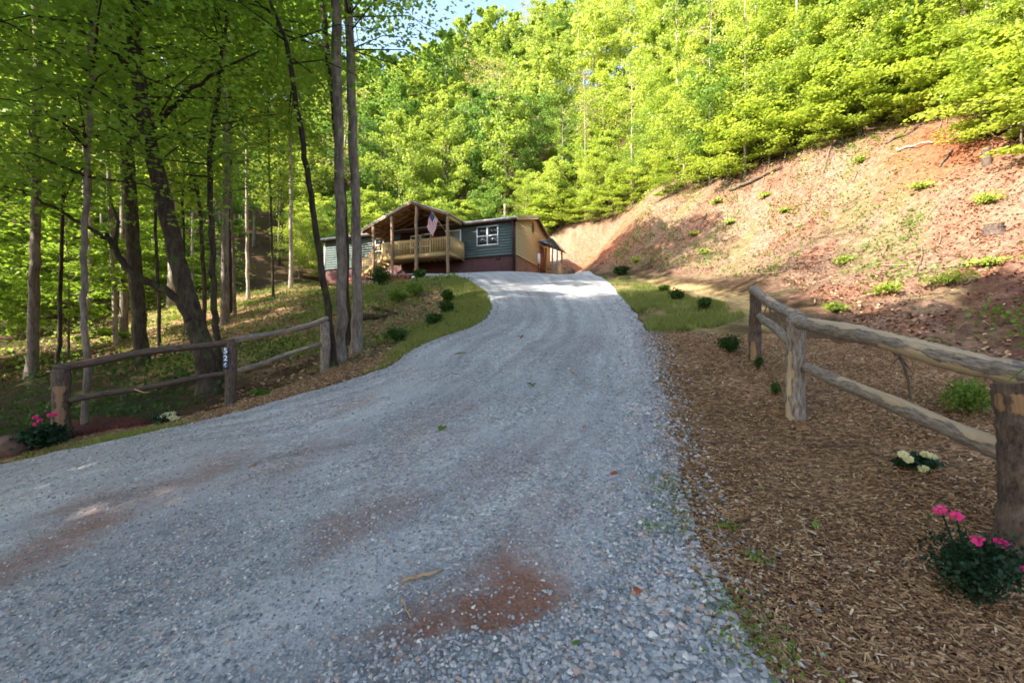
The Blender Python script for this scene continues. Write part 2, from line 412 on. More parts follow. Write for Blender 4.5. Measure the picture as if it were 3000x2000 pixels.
M['gravel'] = mat_instcol('gravel', [(0, (.12, .13, .14)), (.3, (.24, .26, .28)), (.6, (.33, .345, .36)), (.82, (.43, .42, .41)), (.9, (.38, .25, .19)), (1, (.62, .62, .60))], .8)
M['chips'] = mat_instcol('chips', [(0, (.075, .038, .022)), (.35, (.19, .10, .05)), (.72, (.32, .19, .095)), (.93, (.43, .29, .155)), (1, (.60, .49, .33))], .85)
M['litter'] = mat_instcol('litter', [(0, (.08, .035, .02)), (.4, (.25, .12, .06)), (.75, (.40, .23, .12)), (1, (.55, .38, .22))], .8, attr='tint')
M['twig'] = mat_simple('twig', (.30, .21, .13), .85, .4, 20, .3, rand=.5)

def ground_mat(name):
    m, n, l = new_mat(name)
    at = n.new('ShaderNodeAttribute'); at.attribute_name = 'albedo'
    tc = n.new('ShaderNodeTexCoord'); v = tc.outputs['Object']
    v1 = n.new('ShaderNodeTexVoronoi'); v1.inputs['Scale'].default_value = 13; v1.inputs['Randomness'].default_value = 1; l.new(v, v1.inputs[0])
    t1 = noise(n, l, 5, 8, .7, v); t2 = noise(n, l, 40, 6, .75, v)
    r1 = ramp(n, [(.3, (.55, .55, .55)), (.7, (1.4, 1.38, 1.35))]); l.new(t1.outputs[0], r1.inputs[0])
    r2 = ramp(n, [(.3, (.5, .5, .5)), (.72, (1.5, 1.45, 1.4))]); l.new(t2.outputs[0], r2.inputs[0])
    bw = n.new('ShaderNodeSeparateColor'); l.new(v1.outputs['Color'], bw.inputs[0])
    r3 = ramp(n, [(0, (.7, .7, .7)), (1, (1.35, 1.32, 1.25))]); l.new(bw.outputs[0], r3.inputs[0])
    c = mixc(n, l, 1.0, at.outputs['Color'], r1.outputs[0], 'MULTIPLY')
    c = mixc(n, l, .8, c, r2.outputs[0], 'MULTIPLY'); c = mixc(n, l, .7, c, r3.outputs[0], 'MULTIPLY')
    finish(m, n, l, c, .95, mathn(n, l, 'ADD', t2.outputs[0], mathn(n, l, 'MULTIPLY', v1.outputs[0], .8)), .8, .05, .1)
    return m
M['ground'] = ground_mat('ground')

def drive_mat():
    m, n, l = new_mat('crushed_stone')
    at = n.new('ShaderNodeAttribute'); at.attribute_name = 'clay'
    tc = n.new('ShaderNodeTexCoord'); v = tc.outputs['Object']
    vo = n.new('ShaderNodeTexVoronoi'); vo.inputs['Scale'].default_value = 48; l.new(v, vo.inputs[0])
    vo2 = n.new('ShaderNodeTexVoronoi'); vo2.inputs['Scale'].default_value = 24; l.new(v, vo2.inputs[0])
    sp = n.new('ShaderNodeSeparateColor'); l.new(vo.outputs['Color'], sp.inputs[0])
    sp2 = n.new('ShaderNodeSeparateColor'); l.new(vo2.outputs['Color'], sp2.inputs[0])
    r = ramp(n, [(0, (.13, .135, .14)), (.4, (.26, .265, .27)), (.75, (.35, .35, .35)), (.9, (.42, .40, .38)), (.97, (.38, .22, .15)), (1, (.6, .6, .58))]); l.new(sp.outputs[0], r.inputs[0])
    r2 = ramp(n, [(0, (.7, .7, .7)), (1, (1.25, 1.25, 1.25))]); l.new(sp2.outputs[1], r2.inputs[0])
    c = mixc(n, l, .8, r.outputs[0], r2.outputs[0], 'MULTIPLY')
    # packed dust in the wheel tracks evens the stones out
    dn = noise(n, l, 1.1, 5, .6, v); dr = ramp(n, [(.38, (.15, .15, .15)), (.66, (.8, .8, .8))]); l.new(dn.outputs[0], dr.inputs[0])
    c = mixc(n, l, dr.outputs[0], c, (.33, .335, .34))
    fa = n.new('ShaderNodeAttribute'); fa.attribute_name = 'flow'; fm_ = n.new('ShaderNodeMapping'); fm_.inputs['Scale'].default_value = (16, 5, 1); l.new(fa.outputs['Vector'], fm_.inputs[0])
    fn = noise(n, l, 1.0, 5, .62, fm_.outputs[0]); fr = ramp(n, [(.32, (.70, .70, .71)), (.68, (1.22, 1.21, 1.19))]); l.new(fn.outputs[0], fr.inputs[0])
    c = mixc(n, l, 1.0, c, fr.outputs[0], 'MULTIPLY')
    n3 = noise(n, l, 3.5, 8, .75, v); n3b = noise(n, l, 1.7, 6, .7, fm_.outputs[0]); n3 = mathn(n, l, 'MULTIPLY_ADD', n3.outputs[0], .5).node; l.new(mathn(n, l, 'MULTIPLY', n3b.outputs[0], .5), n3.inputs[2])
    f = mathn(n, l, 'ADD', at.outputs['Fac'], mathn(n, l, 'MULTIPLY', mathn(n, l, 'SUBTRACT', n3.outputs[0], .55), 1.1))
    rf = ramp(n, [(.22, (0, 0, 0)), (.85, (1, 1, 1))]); l.new(f, rf.inputs[0])
    n4 = noise(n, l, 60, 4, .7, v); rc = ramp(n, [(.3, (.13, .06, .042)), (.7, (.26, .14, .10))]); l.new(n4.outputs[0], rc.inputs[0])
    c = mixc(n, l, rf.outputs[0], c, rc.outputs[0])
    n5 = noise(n, l, .5, 4, .6, v); r5 = ramp(n, [(.3, (.8, .8, .8)), (.7, (1.12, 1.12, 1.12))]); l.new(n5.outputs[0], r5.inputs[0])
    c = mixc(n, l, 1.0, c, r5.outputs[0], 'MULTIPLY')
    finish(m, n, l, c, .9, vo.outputs[0], .55, .012, .2); return m
M['drive'] = drive_mat()
def mulch_mat(name, c0, c1):
    m, n, l = new_mat(name)
    tc = n.new('ShaderNodeTexCoord'); mp = n.new('ShaderNodeMapping'); mp.inputs['Scale'].default_value = (1, 2.6, 1); mp.inputs['Rotation'].default_value = (0, 0, .5)
    l.new(tc.outputs['Object'], mp.inputs[0])
    vo = n.new('ShaderNodeTexVoronoi'); vo.inputs['Scale'].default_value = 24; l.new(mp.outputs[0], vo.inputs[0])
    sp = n.new('ShaderNodeSeparateColor'); l.new(vo.outputs['Color'], sp.inputs[0])
    r = ramp(n, [(0, c0), (.7, c1), (1, tuple(min(1, x*1.6) for x in c1))]); l.new(sp.outputs[0], r.inputs[0])
    t = noise(n, l, 1.6, 5, .6, tc.outputs['Object']); r2 = ramp(n, [(.3, (.65, .65, .65)), (.7, (1.25, 1.25, 1.25))]); l.new(t.outputs[0], r2.inputs[0])
    c = mixc(n, l, 1.0, r.outputs[0], r2.outputs[0], 'MULTIPLY')
    finish(m, n, l, c, .9, vo.outputs[0], .9, .02, .15); return m
M['mulch'] = mulch_mat('mulch', (.075, .042, .024), (.26, .155, .08))
M['mulch_maroon'] = mulch_mat('mulch_maroon', (.02, .006, .005), (.09, .022, .018))

# ------------------------------------------------------------------ ground sheet
def lin(c): return np.array(c, float)
lawn_poly = [P0(*p) for p in ((1745,812),(1830,812),(1900,830),(2000,868),(2100,892),(2185,930),(2140,948),(2020,968),(1905,972),(1868,915),(1800,858))]
strip_left = [P0(*p) for p in ((1365,818),(1434,850),(1446,905),(1403,952),(1224,1022),(1148,1075),(1060,1098),(1120,1060),(1200,990),(1300,925),(1330,870),(1290,830))]
bank_poly = [(-2.5,24),(-1,20),(-.6,12),(-1.8,8.4),(-4.3,9.2),(-6,12),(-8,18),(-11,24),(-10,29),(-4,28)]
leftbank_poly = [(-4.5,9.5),(-9,11),(-13,15),(-20,22),(-18,29),(-13,30),(-9,29),(-8,18)]
straw_poly = [P0(*p) for p in ((1800,812),(2050,838),(2215,880),(2250,960),(2185,945),(2100,890),(2000,860),(1900,825))]
def albedo(x, y):
    n1 = nz_c(x, y); n2 = nz_hi(x*.7+3, y*.7-5)
    C = np.ones((len(x), 3))*lin((.075, .048, .028))                       # forest floor
    def blend(mask, c):
        mask = np.clip(mask, 0, 1)[:, None]; C[:] = C*(1-mask)+lin(c)*mask
    blend((n2-.1)*.8, (.06, .075, .02))
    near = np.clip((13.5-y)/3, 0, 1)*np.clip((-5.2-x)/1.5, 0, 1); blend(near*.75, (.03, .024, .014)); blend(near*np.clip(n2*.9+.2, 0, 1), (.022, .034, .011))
    def soft(poly, wd, nn=.5):
        d = seg_dist(x, y, poly); s = np.where(in_poly(x, y, poly), d, -d)
        return np.clip(s/wd+.5+nn*n2, 0, 1)
    h = soft(hill_poly, 1.5)
    blend(h, (.27, .175, .125)); blend(h*np.clip(n1*1.1-.1, 0, 1)*.75, (.28, .13, .085)); blend(h*np.clip(-n1*1.3-.25, 0, 1)*.6, (.19, .17, .07)); blend(h*np.clip(n2*1.2-.5, 0, 1)*.5, (.12, .07, .045))
    # raw red cut by the house and up at the tree line
    blend(h*np.clip(1-np.hypot(x-5.6, (y-34)*.55)/4.5, 0, 1)*1.5, (.32, .12, .065))
    up = np.clip(1-np.hypot((x-17)*.5, (y-17)*.35)/1.6, 0, 1); blend(h*up*1.3, (.30, .11, .06))
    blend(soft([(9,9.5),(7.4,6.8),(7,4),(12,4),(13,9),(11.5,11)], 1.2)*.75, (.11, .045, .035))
    blend(soft(straw_poly, .8), (.42, .31, .15))
    blend(soft(lawn_poly, .9), (.23, .18, .085)); blend(soft(lawn_poly, .9)*np.clip(n1*1.2+n2*.6-.05, 0, 1), (.12, .14, .04))
    b = soft(leftbank_poly, 1.5); blend(b, (.27, .18, .10)); blend(b*np.clip(n1-.15, 0, 1), (.13, .15, .045))
    b = soft(bank_poly, 1.0); blend(b, (.19, .135, .075)); blend(b*np.clip(n1*1.3+.1, 0, 1), (.10, .125, .035))
    blend(soft(strip_left, .5, .2), (.10, .14, .03))
    red = np.exp(-((x+8.2)**2/9+(y-29.8)**2/1.5)); blend(red*1.2, (.27, .085, .045))
    red = np.exp(-((x+14.5)**2/8+(y-30)**2/1.2)); blend(red*1.2, (.27, .085, .045))
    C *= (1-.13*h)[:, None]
    d = in_poly(x, y, [(-9,30),(5,29),(5,34),(4,46),(-18,46),(-17,34)]); C[d] = lin((.27, .22, .19))
    return C
NX, NY = 460, 440
a = 5.0
tx = np.linspace(-1, 1, NX); xs = 150*np.sinh(a*tx)/np.sinh(a)
ty = np.linspace(-1, 1, NY); ys = np.where(ty < 0, 70, 155)*np.sinh(4.2*ty)/np.sinh(4.2)+9
X, Y = np.meshgrid(xs, ys); x, y = X.ravel(), Y.ravel()
z = H(x, y)-.03
ii = (np.arange(NY-1)[:, None]*NX+np.arange(NX-1)[None]).ravel()
Q = np.stack([ii, ii+1, ii+NX+1, ii+NX], -1)
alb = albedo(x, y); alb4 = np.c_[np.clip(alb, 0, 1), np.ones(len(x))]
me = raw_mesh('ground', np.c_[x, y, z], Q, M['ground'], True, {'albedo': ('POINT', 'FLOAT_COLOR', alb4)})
tag(link('ground', me), 'sloping forest floor, clay hillside and grass banks around the gravel driveway', kind='structure')

# ------------------------------------------------------------------ driveway and mulch sheets
CLAY = [(1560,1640,.35,.55),(1620,1500,.4,.4),(1500,1700,.3,.9),(1300,1830,.25,.7),(170,1590,.5,.75),(60,1640,.4,.75),(1030,1190,.5,.45),(900,1330,.6,.45),(1270,1255,.8,.4),(1450,1370,.6,.4),(2230,1950,.25,1.4),
        (2100,1900,.12,.9),(1010,1540,.35,.6),(560,1400,.6,.5),(1620,1290,.7,.35),(1490,1620,.3,.5),(1700,1480,.3,.35),(1950,905,.8,.7),(250,1480,.4,.5),(1150,1480,.4,.45)]
CLAYW = [(P0(u, v), s, k) for u, v, s, k in CLAY]
def clayf(x, y):
    wx, wy = nz_hi(x*1.7, y*1.7), nz_hi(x*1.7+7, y*1.7-3); x = x+.09*wx; y = y+.07*wy
    c = np.zeros(len(x))
    for u_, v_, sx_, sy_, k_ in ((1500,1780,.22,.085,1.5),(1330,1830,.26,.075,1.0),(1120,1860,.25,.06,.6),(1590,1730,.10,.07,1.2),(1450,1690,.3,.06,.6)):
        p = P0(u_, v_); a_ = (x-p[0])*.97+(y-p[1])*.25; b_ = (y-p[1])*.97-(x-p[0])*.25
        c = np.maximum(c, k_*np.exp(-(a_*a_/(2*sx_**2)+b_*b_/(2*sy_**2))))
    for (p, s, k) in CLAYW:
        dx, dy = x-p[0], y-p[1]
        # elongated along the wheel tracks
        ex, ey = (.35, .94); a_ = dx*ex+dy*ey; b_ = dx*ey-dy*ex
        c = np.maximum(c, k*np.exp(-(a_*a_/(2.2*s*s)+b_*b_/(.7*s*s))))
    return c*.95+.07
def strip_sheet(name, A, B, nu, nv, dz, mat, fray=.06, attrs=None):
    A = smooth_poly(A, 8); B = smooth_poly(B, 8)
    def resamp(P, k):
        d = np.r_[0, np.cumsum(np.hypot(*np.diff(P, axis=0).T))]; t = np.linspace(0, d[-1], k)
        return np.c_[np.interp(t, d, P[:, 0]), np.interp(t, d, P[:, 1])]
    if len(A) != len(B):
        A = resamp(A, nv); B = resamp(B, nv)
    else:
        k = np.linspace(0, len(A)-1, nv); i = np.arange(len(A))
        A = np.c_[np.interp(k, i, A[:, 0]), np.interp(k, i, A[:, 1])]; B = np.c_[np.interp(k, i, B[:, 0]), np.interp(k, i, B[:, 1])]
    nrm = B-A; nrm /= np.linalg.norm(nrm, axis=1)[:, None]+1e-9
    A = A-nrm*(nz_hi(A[:, 0]*2, A[:, 1]*2)*fray)[:, None]; B = B+nrm*(nz_hi(B[:, 0]*2+9, B[:, 1]*2)*fray)[:, None]
    t = np.linspace(0, 1, nu); t = .5-.5*np.cos(np.pi*t)
    XY = A[:, None]*(1-t)[None, :, None]+B[:, None]*t[None, :, None]; XY = XY.reshape(-1, 2)
    zz = H(XY[:, 0], XY[:, 1])+dz
    edge = np.minimum(t, 1-t)[None].repeat(nv, 0).ravel(); zz = np.where(edge <= 1e-6, zz-dz-.05, zz)
    ii = (np.arange(nv-1)[:, None]*nu+np.arange(nu-1)[None]).ravel()
    Q = np.stack([ii, ii+1, ii+nu+1, ii+nu], -1)
    at = {k_: ('POINT', 'FLOAT', f(XY[:, 0], XY[:, 1])) for k_, f in (attrs or {}).items()}
    at['flow'] = ('POINT', 'FLOAT_VECTOR', np.c_[np.tile(t, nv), np.repeat(np.linspace(0, 1, nv), nu), np.zeros(nu*nv)])
    return link(name, raw_mesh(name, np.c_[XY, zz], Q, mat, True, at))
# driveway: pair points left/right at equal stations
yst = [-3, 1.0, 2.0, 3.0, 4.0, 5.0]
def at_y(P, yy):
    P = np.array(P); o = np.argsort(P[:, 1]); return float(np.interp(yy, P[o, 1], P[o, 0]))
LP = [p for p in DL]; RP = []
ly = [-3, 0.6, 1.4]+list(np.linspace(1.9, 12, 11))
k0 = len(DL)-4
RYs = [-3, .2, 1.2, 1.8, 2.3, 2.9, 3.9, 5.0, 6.2, 7.6, 9.5, 12.4, 15.5, 18.5, 23.0, 28, 31, 33]
if len(LP) != len(RYs): RYs = list(np.interp(np.linspace(0, 1, len(LP)), np.linspace(0, 1, len(RYs)), RYs))
RP = [(at_y(DR, yy), yy) for yy in RYs]
drive = strip_sheet('driveway', LP, RP, 90, 420, .012, M['drive'], .05, {'clay': clayf})
tag(drive, 'grey crushed gravel driveway climbing to the house, stained with red clay', kind='structure')
# mulch, right side
MR_A = [(at_y(DR, yy)-.12, yy) for yy in (-1.5, .5, 1.3, 1.9, 2.4, 3, 3.8, 4.8, 6, 7.4, 8.9)]
MR_B = [(9.5,-2.5),(8.5,-.8),(7.8,.6),(7.2,1.8),(6.9,2.9),(6.8,4),(6.9,5.2),(7.1,6.3),(6.9,7.4),(6.2,8.4),(5.4,9.3)]
MR = strip_sheet('mulch_bed', MR_A, MR_B, 60, 160, .002, M['mulch'], .12)
tag(MR, 'brown wood chip mulch bed under the right log fence', kind='structure')
ML_out = [P0(*p) for p in ((-300,1330),(0,1325),(120,1310),(330,1262),(500,1235),(676,1188),(830,1130),(960,1085),(1060,1062),(1180,1010))]
ML_in = [P0(*p) for p in ((-300,1425),(0,1350),(200,1315),(400,1272),(560,1240),(700,1205),(893,1150),(1020,1110),(1120,1075),(1200,1030))]
ML = strip_sheet('mulch_bed', ML_out, ML_in, 14, 120, .010, M['mulch'], .03)
tag(ML, 'strip of pale wood chip mulch between left log fence and gravel', kind='structure')
MM_o = [P0(*p) for p in ((195,1238),(260,1222),(330,1218),(400,1226),(428,1238))]
MM_i = [P0(*p) for p in ((190,1272),(260,1268),(330,1258),(400,1248),(430,1241))]
MM = strip_sheet('mulch_pile', MM_o, MM_i, 12, 50, .03, M['mulch_maroon'], .03)
tag(MM, 'low patch of dark maroon mulch at the foot of left fence', 'mulch patch')

# ------------------------------------------------------------------ scattered stuff (geometry nodes)
def scatter(name, pts, scl, rot, mat, shape, nvar=4, jit=.35, label=None, sub=1):
    n_ = len(pts)
    me = bpy.data.meshes.new(name); me.vertices.add(n_); me.vertices.foreach_set('co', np.ascontiguousarray(pts, np.float32).ravel())
    for an, typ, arr, key in (('scl', 'FLOAT_VECTOR', scl, 'vector'), ('rot', 'FLOAT_VECTOR', rot, 'vector')):
        at = me.attributes.new(an, typ, 'POINT'); at.data.foreach_set(key, np.ascontiguousarray(arr, np.float32).ravel())
    at = me.attributes.new('pick', 'INT', 'POINT'); at.data.foreach_set('value', np.arange(n_, dtype=np.int32) % nvar)
    me.materials.append(mat)
    o = link(name, me)
    ng = bpy.data.node_groups.new(name+'_nodes', 'GeometryNodeTree')
    ng.interface.new_socket('Geometry', in_out='INPUT', socket_type='NodeSocketGeometry')
    ng.interface.new_socket('Geometry', in_out='OUTPUT', socket_type='NodeSocketGeometry')
    N, L = ng.nodes, ng.links
    gi = N.new('NodeGroupInput'); go = N.new('NodeGroupOutput')
    join = N.new('GeometryNodeJoinGeometry')
    for k in reversed(range(nvar)):
        if shape == 'stone':
            pr = N.new('GeometryNodeMeshIcoSphere'); pr.inputs['Radius'].default_value = .5; pr.inputs['Subdivisions'].default_value = sub
        else:
            pr = N.new('GeometryNodeMeshCube'); pr.inputs['Size'].default_value = (1, 1, 1)
            if shape == 'chip':
                pr.inputs['Vertices X'].default_value = 3
        sp = N.new('GeometryNodeSetPosition'); L.new(pr.outputs[0], sp.inputs['Geometry'])
        nt_ = N.new('ShaderNodeTexNoise'); nt_.noise_dimensions = '4D'; nt_.inputs['W'].default_value = 3.7*k+.5
        nt_.inputs['Scale'].default_value = 1.6
        ps = N.new('GeometryNodeInputPosition'); L.new(ps.outputs[0], nt_.inputs['Vector'])
        sb = N.new('ShaderNodeVectorMath'); sb.operation = 'SUBTRACT'; L.new(nt_.outputs['Color'], sb.inputs[0]); sb.inputs[1].default_value = (.5, .5, .5)
        sc_ = N.new('ShaderNodeVectorMath'); sc_.operation = 'SCALE'; L.new(sb.outputs[0], sc_.inputs[0]); sc_.inputs['Scale'].default_value = jit*3
        L.new(sc_.outputs[0], sp.inputs['Offset'])
        g2i = N.new('GeometryNodeGeometryToInstance'); L.new(sp.outputs[0], g2i.inputs[0]); L.new(g2i.outputs[0], join.inputs[0])
    iop = N.new('GeometryNodeInstanceOnPoints'); L.new(gi.outputs[0], iop.inputs['Points']); L.new(join.outputs[0], iop.inputs['Instance'])
    iop.inputs['Pick Instance'].default_value = True
    def attr(nm, dt):
        q = N.new('GeometryNodeInputNamedAttribute'); q.data_type = dt; q.inputs[0].default_value = nm; return q.outputs[0]
    L.new(attr('pick', 'INT'), iop.inputs['Instance Index'])
    L.new(attr('rot', 'FLOAT_VECTOR'), iop.inputs['Rotation']); L.new(attr('scl', 'FLOAT_VECTOR'), iop.inputs['Scale'])
    sm = N.new('GeometryNodeSetMaterial'); sm.inputs['Material'].default_value = mat
    L.new(iop.outputs[0], sm.inputs[0]); L.new(sm.outputs[0], go.inputs[0])
    md = o.modifiers.new('scatter', 'NODES'); md.node_group = ng
    tag(o, label, kind='stuff'); return o

def drive_pts(n, y0, y1, xmax=None):
    yy = np.exp(rng.uniform(math.log(y0), math.log(y1), n)); half = 1.16*yy+.6
    xx = rng.uniform(-1, 1, n)*half
    ok = in_poly(xx, yy, DRIVE); return xx[ok], yy[ok]
# fine stones everywhere near, coarse stones at the mouth and along the right edge
gx, gy = drive_pts(170000, 1.35, 15)
dR = np.array([0.0])
dredge = seg_dist(gx, gy, DR, False); dledge = seg_dist(gx, gy, DL, False)
cl = clayf(gx, gy)
coarse = np.clip(1.0-dredge/.8, 0, 1)+np.clip((2.35-gy+.40*gx)/.8, 0, 1.2)+np.clip(.7-dledge/.7, 0, .5)*.6
keep = rng.uniform(size=len(gx)) < np.clip(.34+.14*nz_c(gx*1.5, gy*.6)+.7*coarse-.8*np.clip(cl+.25*nz_hi(gx*3, gy*3)-.3, 0, 1), .10, 1)
gx, gy, coarse = gx[keep], gy[keep], coarse[keep]
sz = (.0085+.009*rng.uniform(size=len(gx))**1.7)*(1+1.15*np.clip(coarse, 0, 1.3)*rng.uniform(.35, 1.0, len(gx)))
sz *= np.clip(.75+.06*gy, 1, 1.5)
sc3 = np.c_[sz*rng.uniform(.9, 1.6, len(gx)), sz*rng.uniform(.75, 1.15, len(gx)), sz*rng.uniform(.45, .85, len(gx))]
rt = np.c_[rng.normal(0, .3, len(gx)), rng.normal(0, .3, len(gx)), rng.uniform(0, 6.28, len(gx))]
gz = H(gx, gy)+.012+sz*.12
scatter('driveway_gravel', np.c_[gx, gy, gz], sc3*1.25, rt, M['gravel'], 'stone', 5, .3, 'loose grey gravel stones covering the driveway, coarser along its right edge')
# stray stones on the mulch edge
k = 1500; sy = rng.uniform(1.4, 9, k); sx = np.array([at_y(DR, q) for q in sy])+np.abs(rng.normal(0, .16, k))
s1 = rng.uniform(.012, .035, k)
scatter('edge_gravel', np.c_[sx, sy, H(sx, sy)+.012], np.c_[s1*1.2, s1, s1*.7], np.c_[rng.normal(0,.3,k), rng.normal(0,.3,k), rng.uniform(0,6.28,k)], M['gravel'], 'stone', 4, .3, 'stray grey stones strewn over the edge of the mulch bed')
# wood chips
mr_poly = MR_A+MR_B[::-1]; ml_poly = ML_out+ML_in[::-1]
yy = np.exp(rng.uniform(math.log(1.3), math.log(10), 260000)); xx = rng.uniform(-1.2, 1.25, len(yy))*(yy+.4)
ok = in_poly(xx, yy, mr_poly) & (rng.uniform(size=len(xx)) < np.clip(.8+.45*nz_c(xx*1.7, yy*1.7), .25, 1))
cx, cy = xx[ok], yy[ok]
ok2 = in_poly(xx, yy, ml_poly); cx = np.r_[cx, xx[ok2]]; cy = np.r_[cy, yy[ok2]]
k = len(cx); ln = rng.gamma(2.2, .0095, k)+.006; ln *= np.clip(.8+.07*cy, 1, 1.5)
cs = np.c_[ln, rng.uniform(.003, .010, k)*np.clip(.8+.1*cy, 1, 1.6), rng.uniform(.002, .006, k)]
cr = np.c_[rng.normal(0, .35, k), rng.normal(0, .28, k), rng.uniform(0, 6.28, k)]
scatter('mulch_chips', np.c_[cx, cy, H(cx, cy)+.008+rng.uniform(0, .014, k)], cs, cr, M['chips'], 'chip', 4, .22, 'scattered tan and brown wood chips on the mulch beds')

# leaf quads ----------------------------------------------------
def leaf_arrays(C, size, g, up=.8, wid=.36, droop=0.0):
    C = np.asarray(C, float); n_ = len(C)
    nn = g.normal(size=(n_, 3))*(1-up)+np.array([0, 0, up])*np.sign(g.uniform(size=n_)-.0)[:, None]
    nn /= np.linalg.norm(nn, axis=1)[:, None]+1e-9
    d = g.normal(size=(n_, 3)); d -= (d*nn).sum(1)[:, None]*nn; d /= np.linalg.norm(d, axis=1)[:, None]+1e-9
    d[:, 2] -= droop; s = np.cross(nn, d); sz_ = np.broadcast_to(size, (n_,))*g.uniform(.65, 1.3, n_)
    sz_ = sz_[:, None]
    b = C-d*sz_*.5
    V = np.stack([b, b+d*sz_*.42+s*sz_*wid+nn*sz_*.08, b+d*sz_, b+d*sz_*.42-s*sz_*wid+nn*sz_*.08], 1).reshape(-1, 3)
    F = np.arange(n_*4).reshape(-1, 4)
    return V, F
def leaf_mesh(name, C, size, g, mat, up=.6, wid=.36, tint=None, droop=0.0):
    V, F = leaf_arrays(C, size, g, up, wid, droop)
    if tint is None: tint = g.uniform(0, 1, len(C))
    return raw_mesh(name, V, F, mat, False, {'tint': ('FACE', 'FLOAT', np.clip(tint, 0, 1))})

# leaf litter on the hillside and floor
def zone_pts(n, x0, x1, y0, y1, test):
    xx = rng.uniform(x0, x1, n); yy = rng.uniform(y0, y1, n); ok = test(xx, yy); return xx[ok], yy[ok]
ND = lambda a_, b_: ~in_poly(a_, b_, DRIVE)
lx, ly_ = zone_pts(90000, 4.5, 22, 2, 34, lambda a_, b_: in_poly(a_, b_, hill_poly) & (rng.uniform(size=len(a_)) < np.clip(14/b_, 0, 1)*np.clip(.6+nz_c(a_, b_), .2, 1)))
l2x, l2y = zone_pts(60000, -22, -1, 6, 32, lambda a_, b_: ND(a_, b_) & (rng.uniform(size=len(a_)) < .7) & ~((a_ < -4.4-.1*b_) & (b_ < 12.5)))
lx = np.r_[lx, l2x]; ly_ = np.r_[ly_, l2y]
me = leaf_mesh('leaf_litter', np.c_[lx, ly_, H(lx, ly_)-.01], .085, rng, M['litter'], .75, .33)
tag(link('leaf_litter', me), 'dry tan and red brown leaf litter lying over the hillside', kind='stuff')

# grass blades
def grass(n, poly, hgt, name, label, dens=None):
    P = np.array(poly); xx = rng.uniform(P[:, 0].min(), P[:, 0].max(), n); yy = rng.uniform(P[:, 1].min(), P[:, 1].max(), n)
    ok = in_poly(xx, yy, poly) & (nz_hi(xx*.8, yy*.8)+nz_c(xx, yy)*.8+rng.normal(0, .45, len(xx)) > (-.25 if dens is None else dens)) & ND(xx, yy)
    xx, yy = xx[ok], yy[ok]; k = len(xx); zz = H(xx, yy)-.03
    h_ = hgt*rng.uniform(.4, 1.3, k); th = rng.uniform(0, 6.28, k); wv = .008+.004*rng.uniform(size=k)+yy*.0005
    ln_ = rng.normal(0, .45, (k, 2))*h_[:, None]
    b = np.c_[xx, yy, zz]; sx_ = np.c_[np.cos(th)*wv, np.sin(th)*wv, np.zeros(k)]
    V = np.stack([b-sx_, b+sx_, b+np.c_[ln_, h_+.03]], 1).reshape(-1, 3); F = np.arange(3*k).reshape(-1, 3)
    me = raw_mesh(name, V, F, M['grass'], False, {'tint': ('FACE', 'FLOAT', rng.uniform(0, 1, k))})
    return tag(link(name, me), label, kind='stuff')
grass(260000, lawn_poly, .10, 'lawn_grass', 'short bright grass beside the right edge of the driveway', .5)
grass(60000, strip_left, .08, 'verge_grass', 'grass verge along the upper left edge of the driveway', -.8)
grass(170000, bank_poly, .10, 'bank_grass', 'patchy grass on the bank left of the driveway below the house', .75)
grass(90000, leftbank_poly, .12, 'slope_grass', 'thin grass and weeds on the slope behind the left fence', .75)
gl = [P0(*p) for p in ((-200,1402),(0,1362),(330,1294),(638,1228),(893,1156),(900,1148),(638,1212),(330,1278),(0,1342),(-200,1380))]
grass(22000, gl, .05, 'edge_grass', 'thin line of grass between left mulch strip and gravel', .6)

# low green ground cover (leafy)
def cover(n, test, x0, x1, y0, y1, size, hgt, name, label, mat, clump=.25, per=14):
    kx, ky = zone_pts(n, x0, x1, y0, y1, test); kx = np.repeat(kx, per)+rng.normal(0, clump, len(kx)*per); ky = np.repeat(ky, per)+rng.normal(0, clump, len(ky)*per)
    zz = H(kx, ky)+rng.uniform(0, hgt, len(kx))
    tint = np.repeat(rng.uniform(0, 1, len(kx)//per), per)*.6+rng.uniform(0, .4, len(kx))
    me = leaf_mesh(name, np.c_[kx, ky, zz], size, rng, mat, .55, .36, tint)
    return tag(link(name, me), label, kind='stuff')
cover(4200, lambda a_, b_: in_poly(a_, b_, hill_poly) & ((nz_c(a_*.6, b_*.6)+.4*nz_hi(a_, b_) > .35) | (np.hypot(a_-8.2, (b_-27.5)*.5)+.5*nz_hi(a_, b_) < 1.5)), 6, 24, 5, 40, .10, .22, 'hillside_weeds', 'small green weeds sprouting over the red hillside', M['leaf_weed'], .22, 12)
cover(330, lambda a_, b_: in_poly(a_, b_, bank_poly) | in_poly(a_, b_, leftbank_poly), -20, -1, 8, 30, .10, .18, 'bank_weeds', 'low leafy weeds on the bank between fence and house', M['leaf_weed'], .25, 12)
cover(1100, lambda a_, b_: (a_ < -6.5-.42*b_) & ((b_ > 15) | (rng.uniform(size=len(a_)) < .12)) , -45, -6, 7, 48, .16, .45, 'undergrowth', 'green undergrowth on the forest floor left of the fence', M['leaf_under'], .45, 16)
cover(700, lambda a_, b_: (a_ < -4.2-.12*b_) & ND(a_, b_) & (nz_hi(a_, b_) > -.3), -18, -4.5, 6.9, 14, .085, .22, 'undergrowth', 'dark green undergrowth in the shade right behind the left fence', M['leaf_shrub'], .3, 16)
cover(1500, lambda a_, b_: ~in_poly(a_, b_, hill_poly) & (a_ > 10.5), 8, 40, 8, 48, .18, .5, 'undergrowth', 'green undergrowth on the forest floor above the cut hillside', M['leaf_mid'], .5, 16)
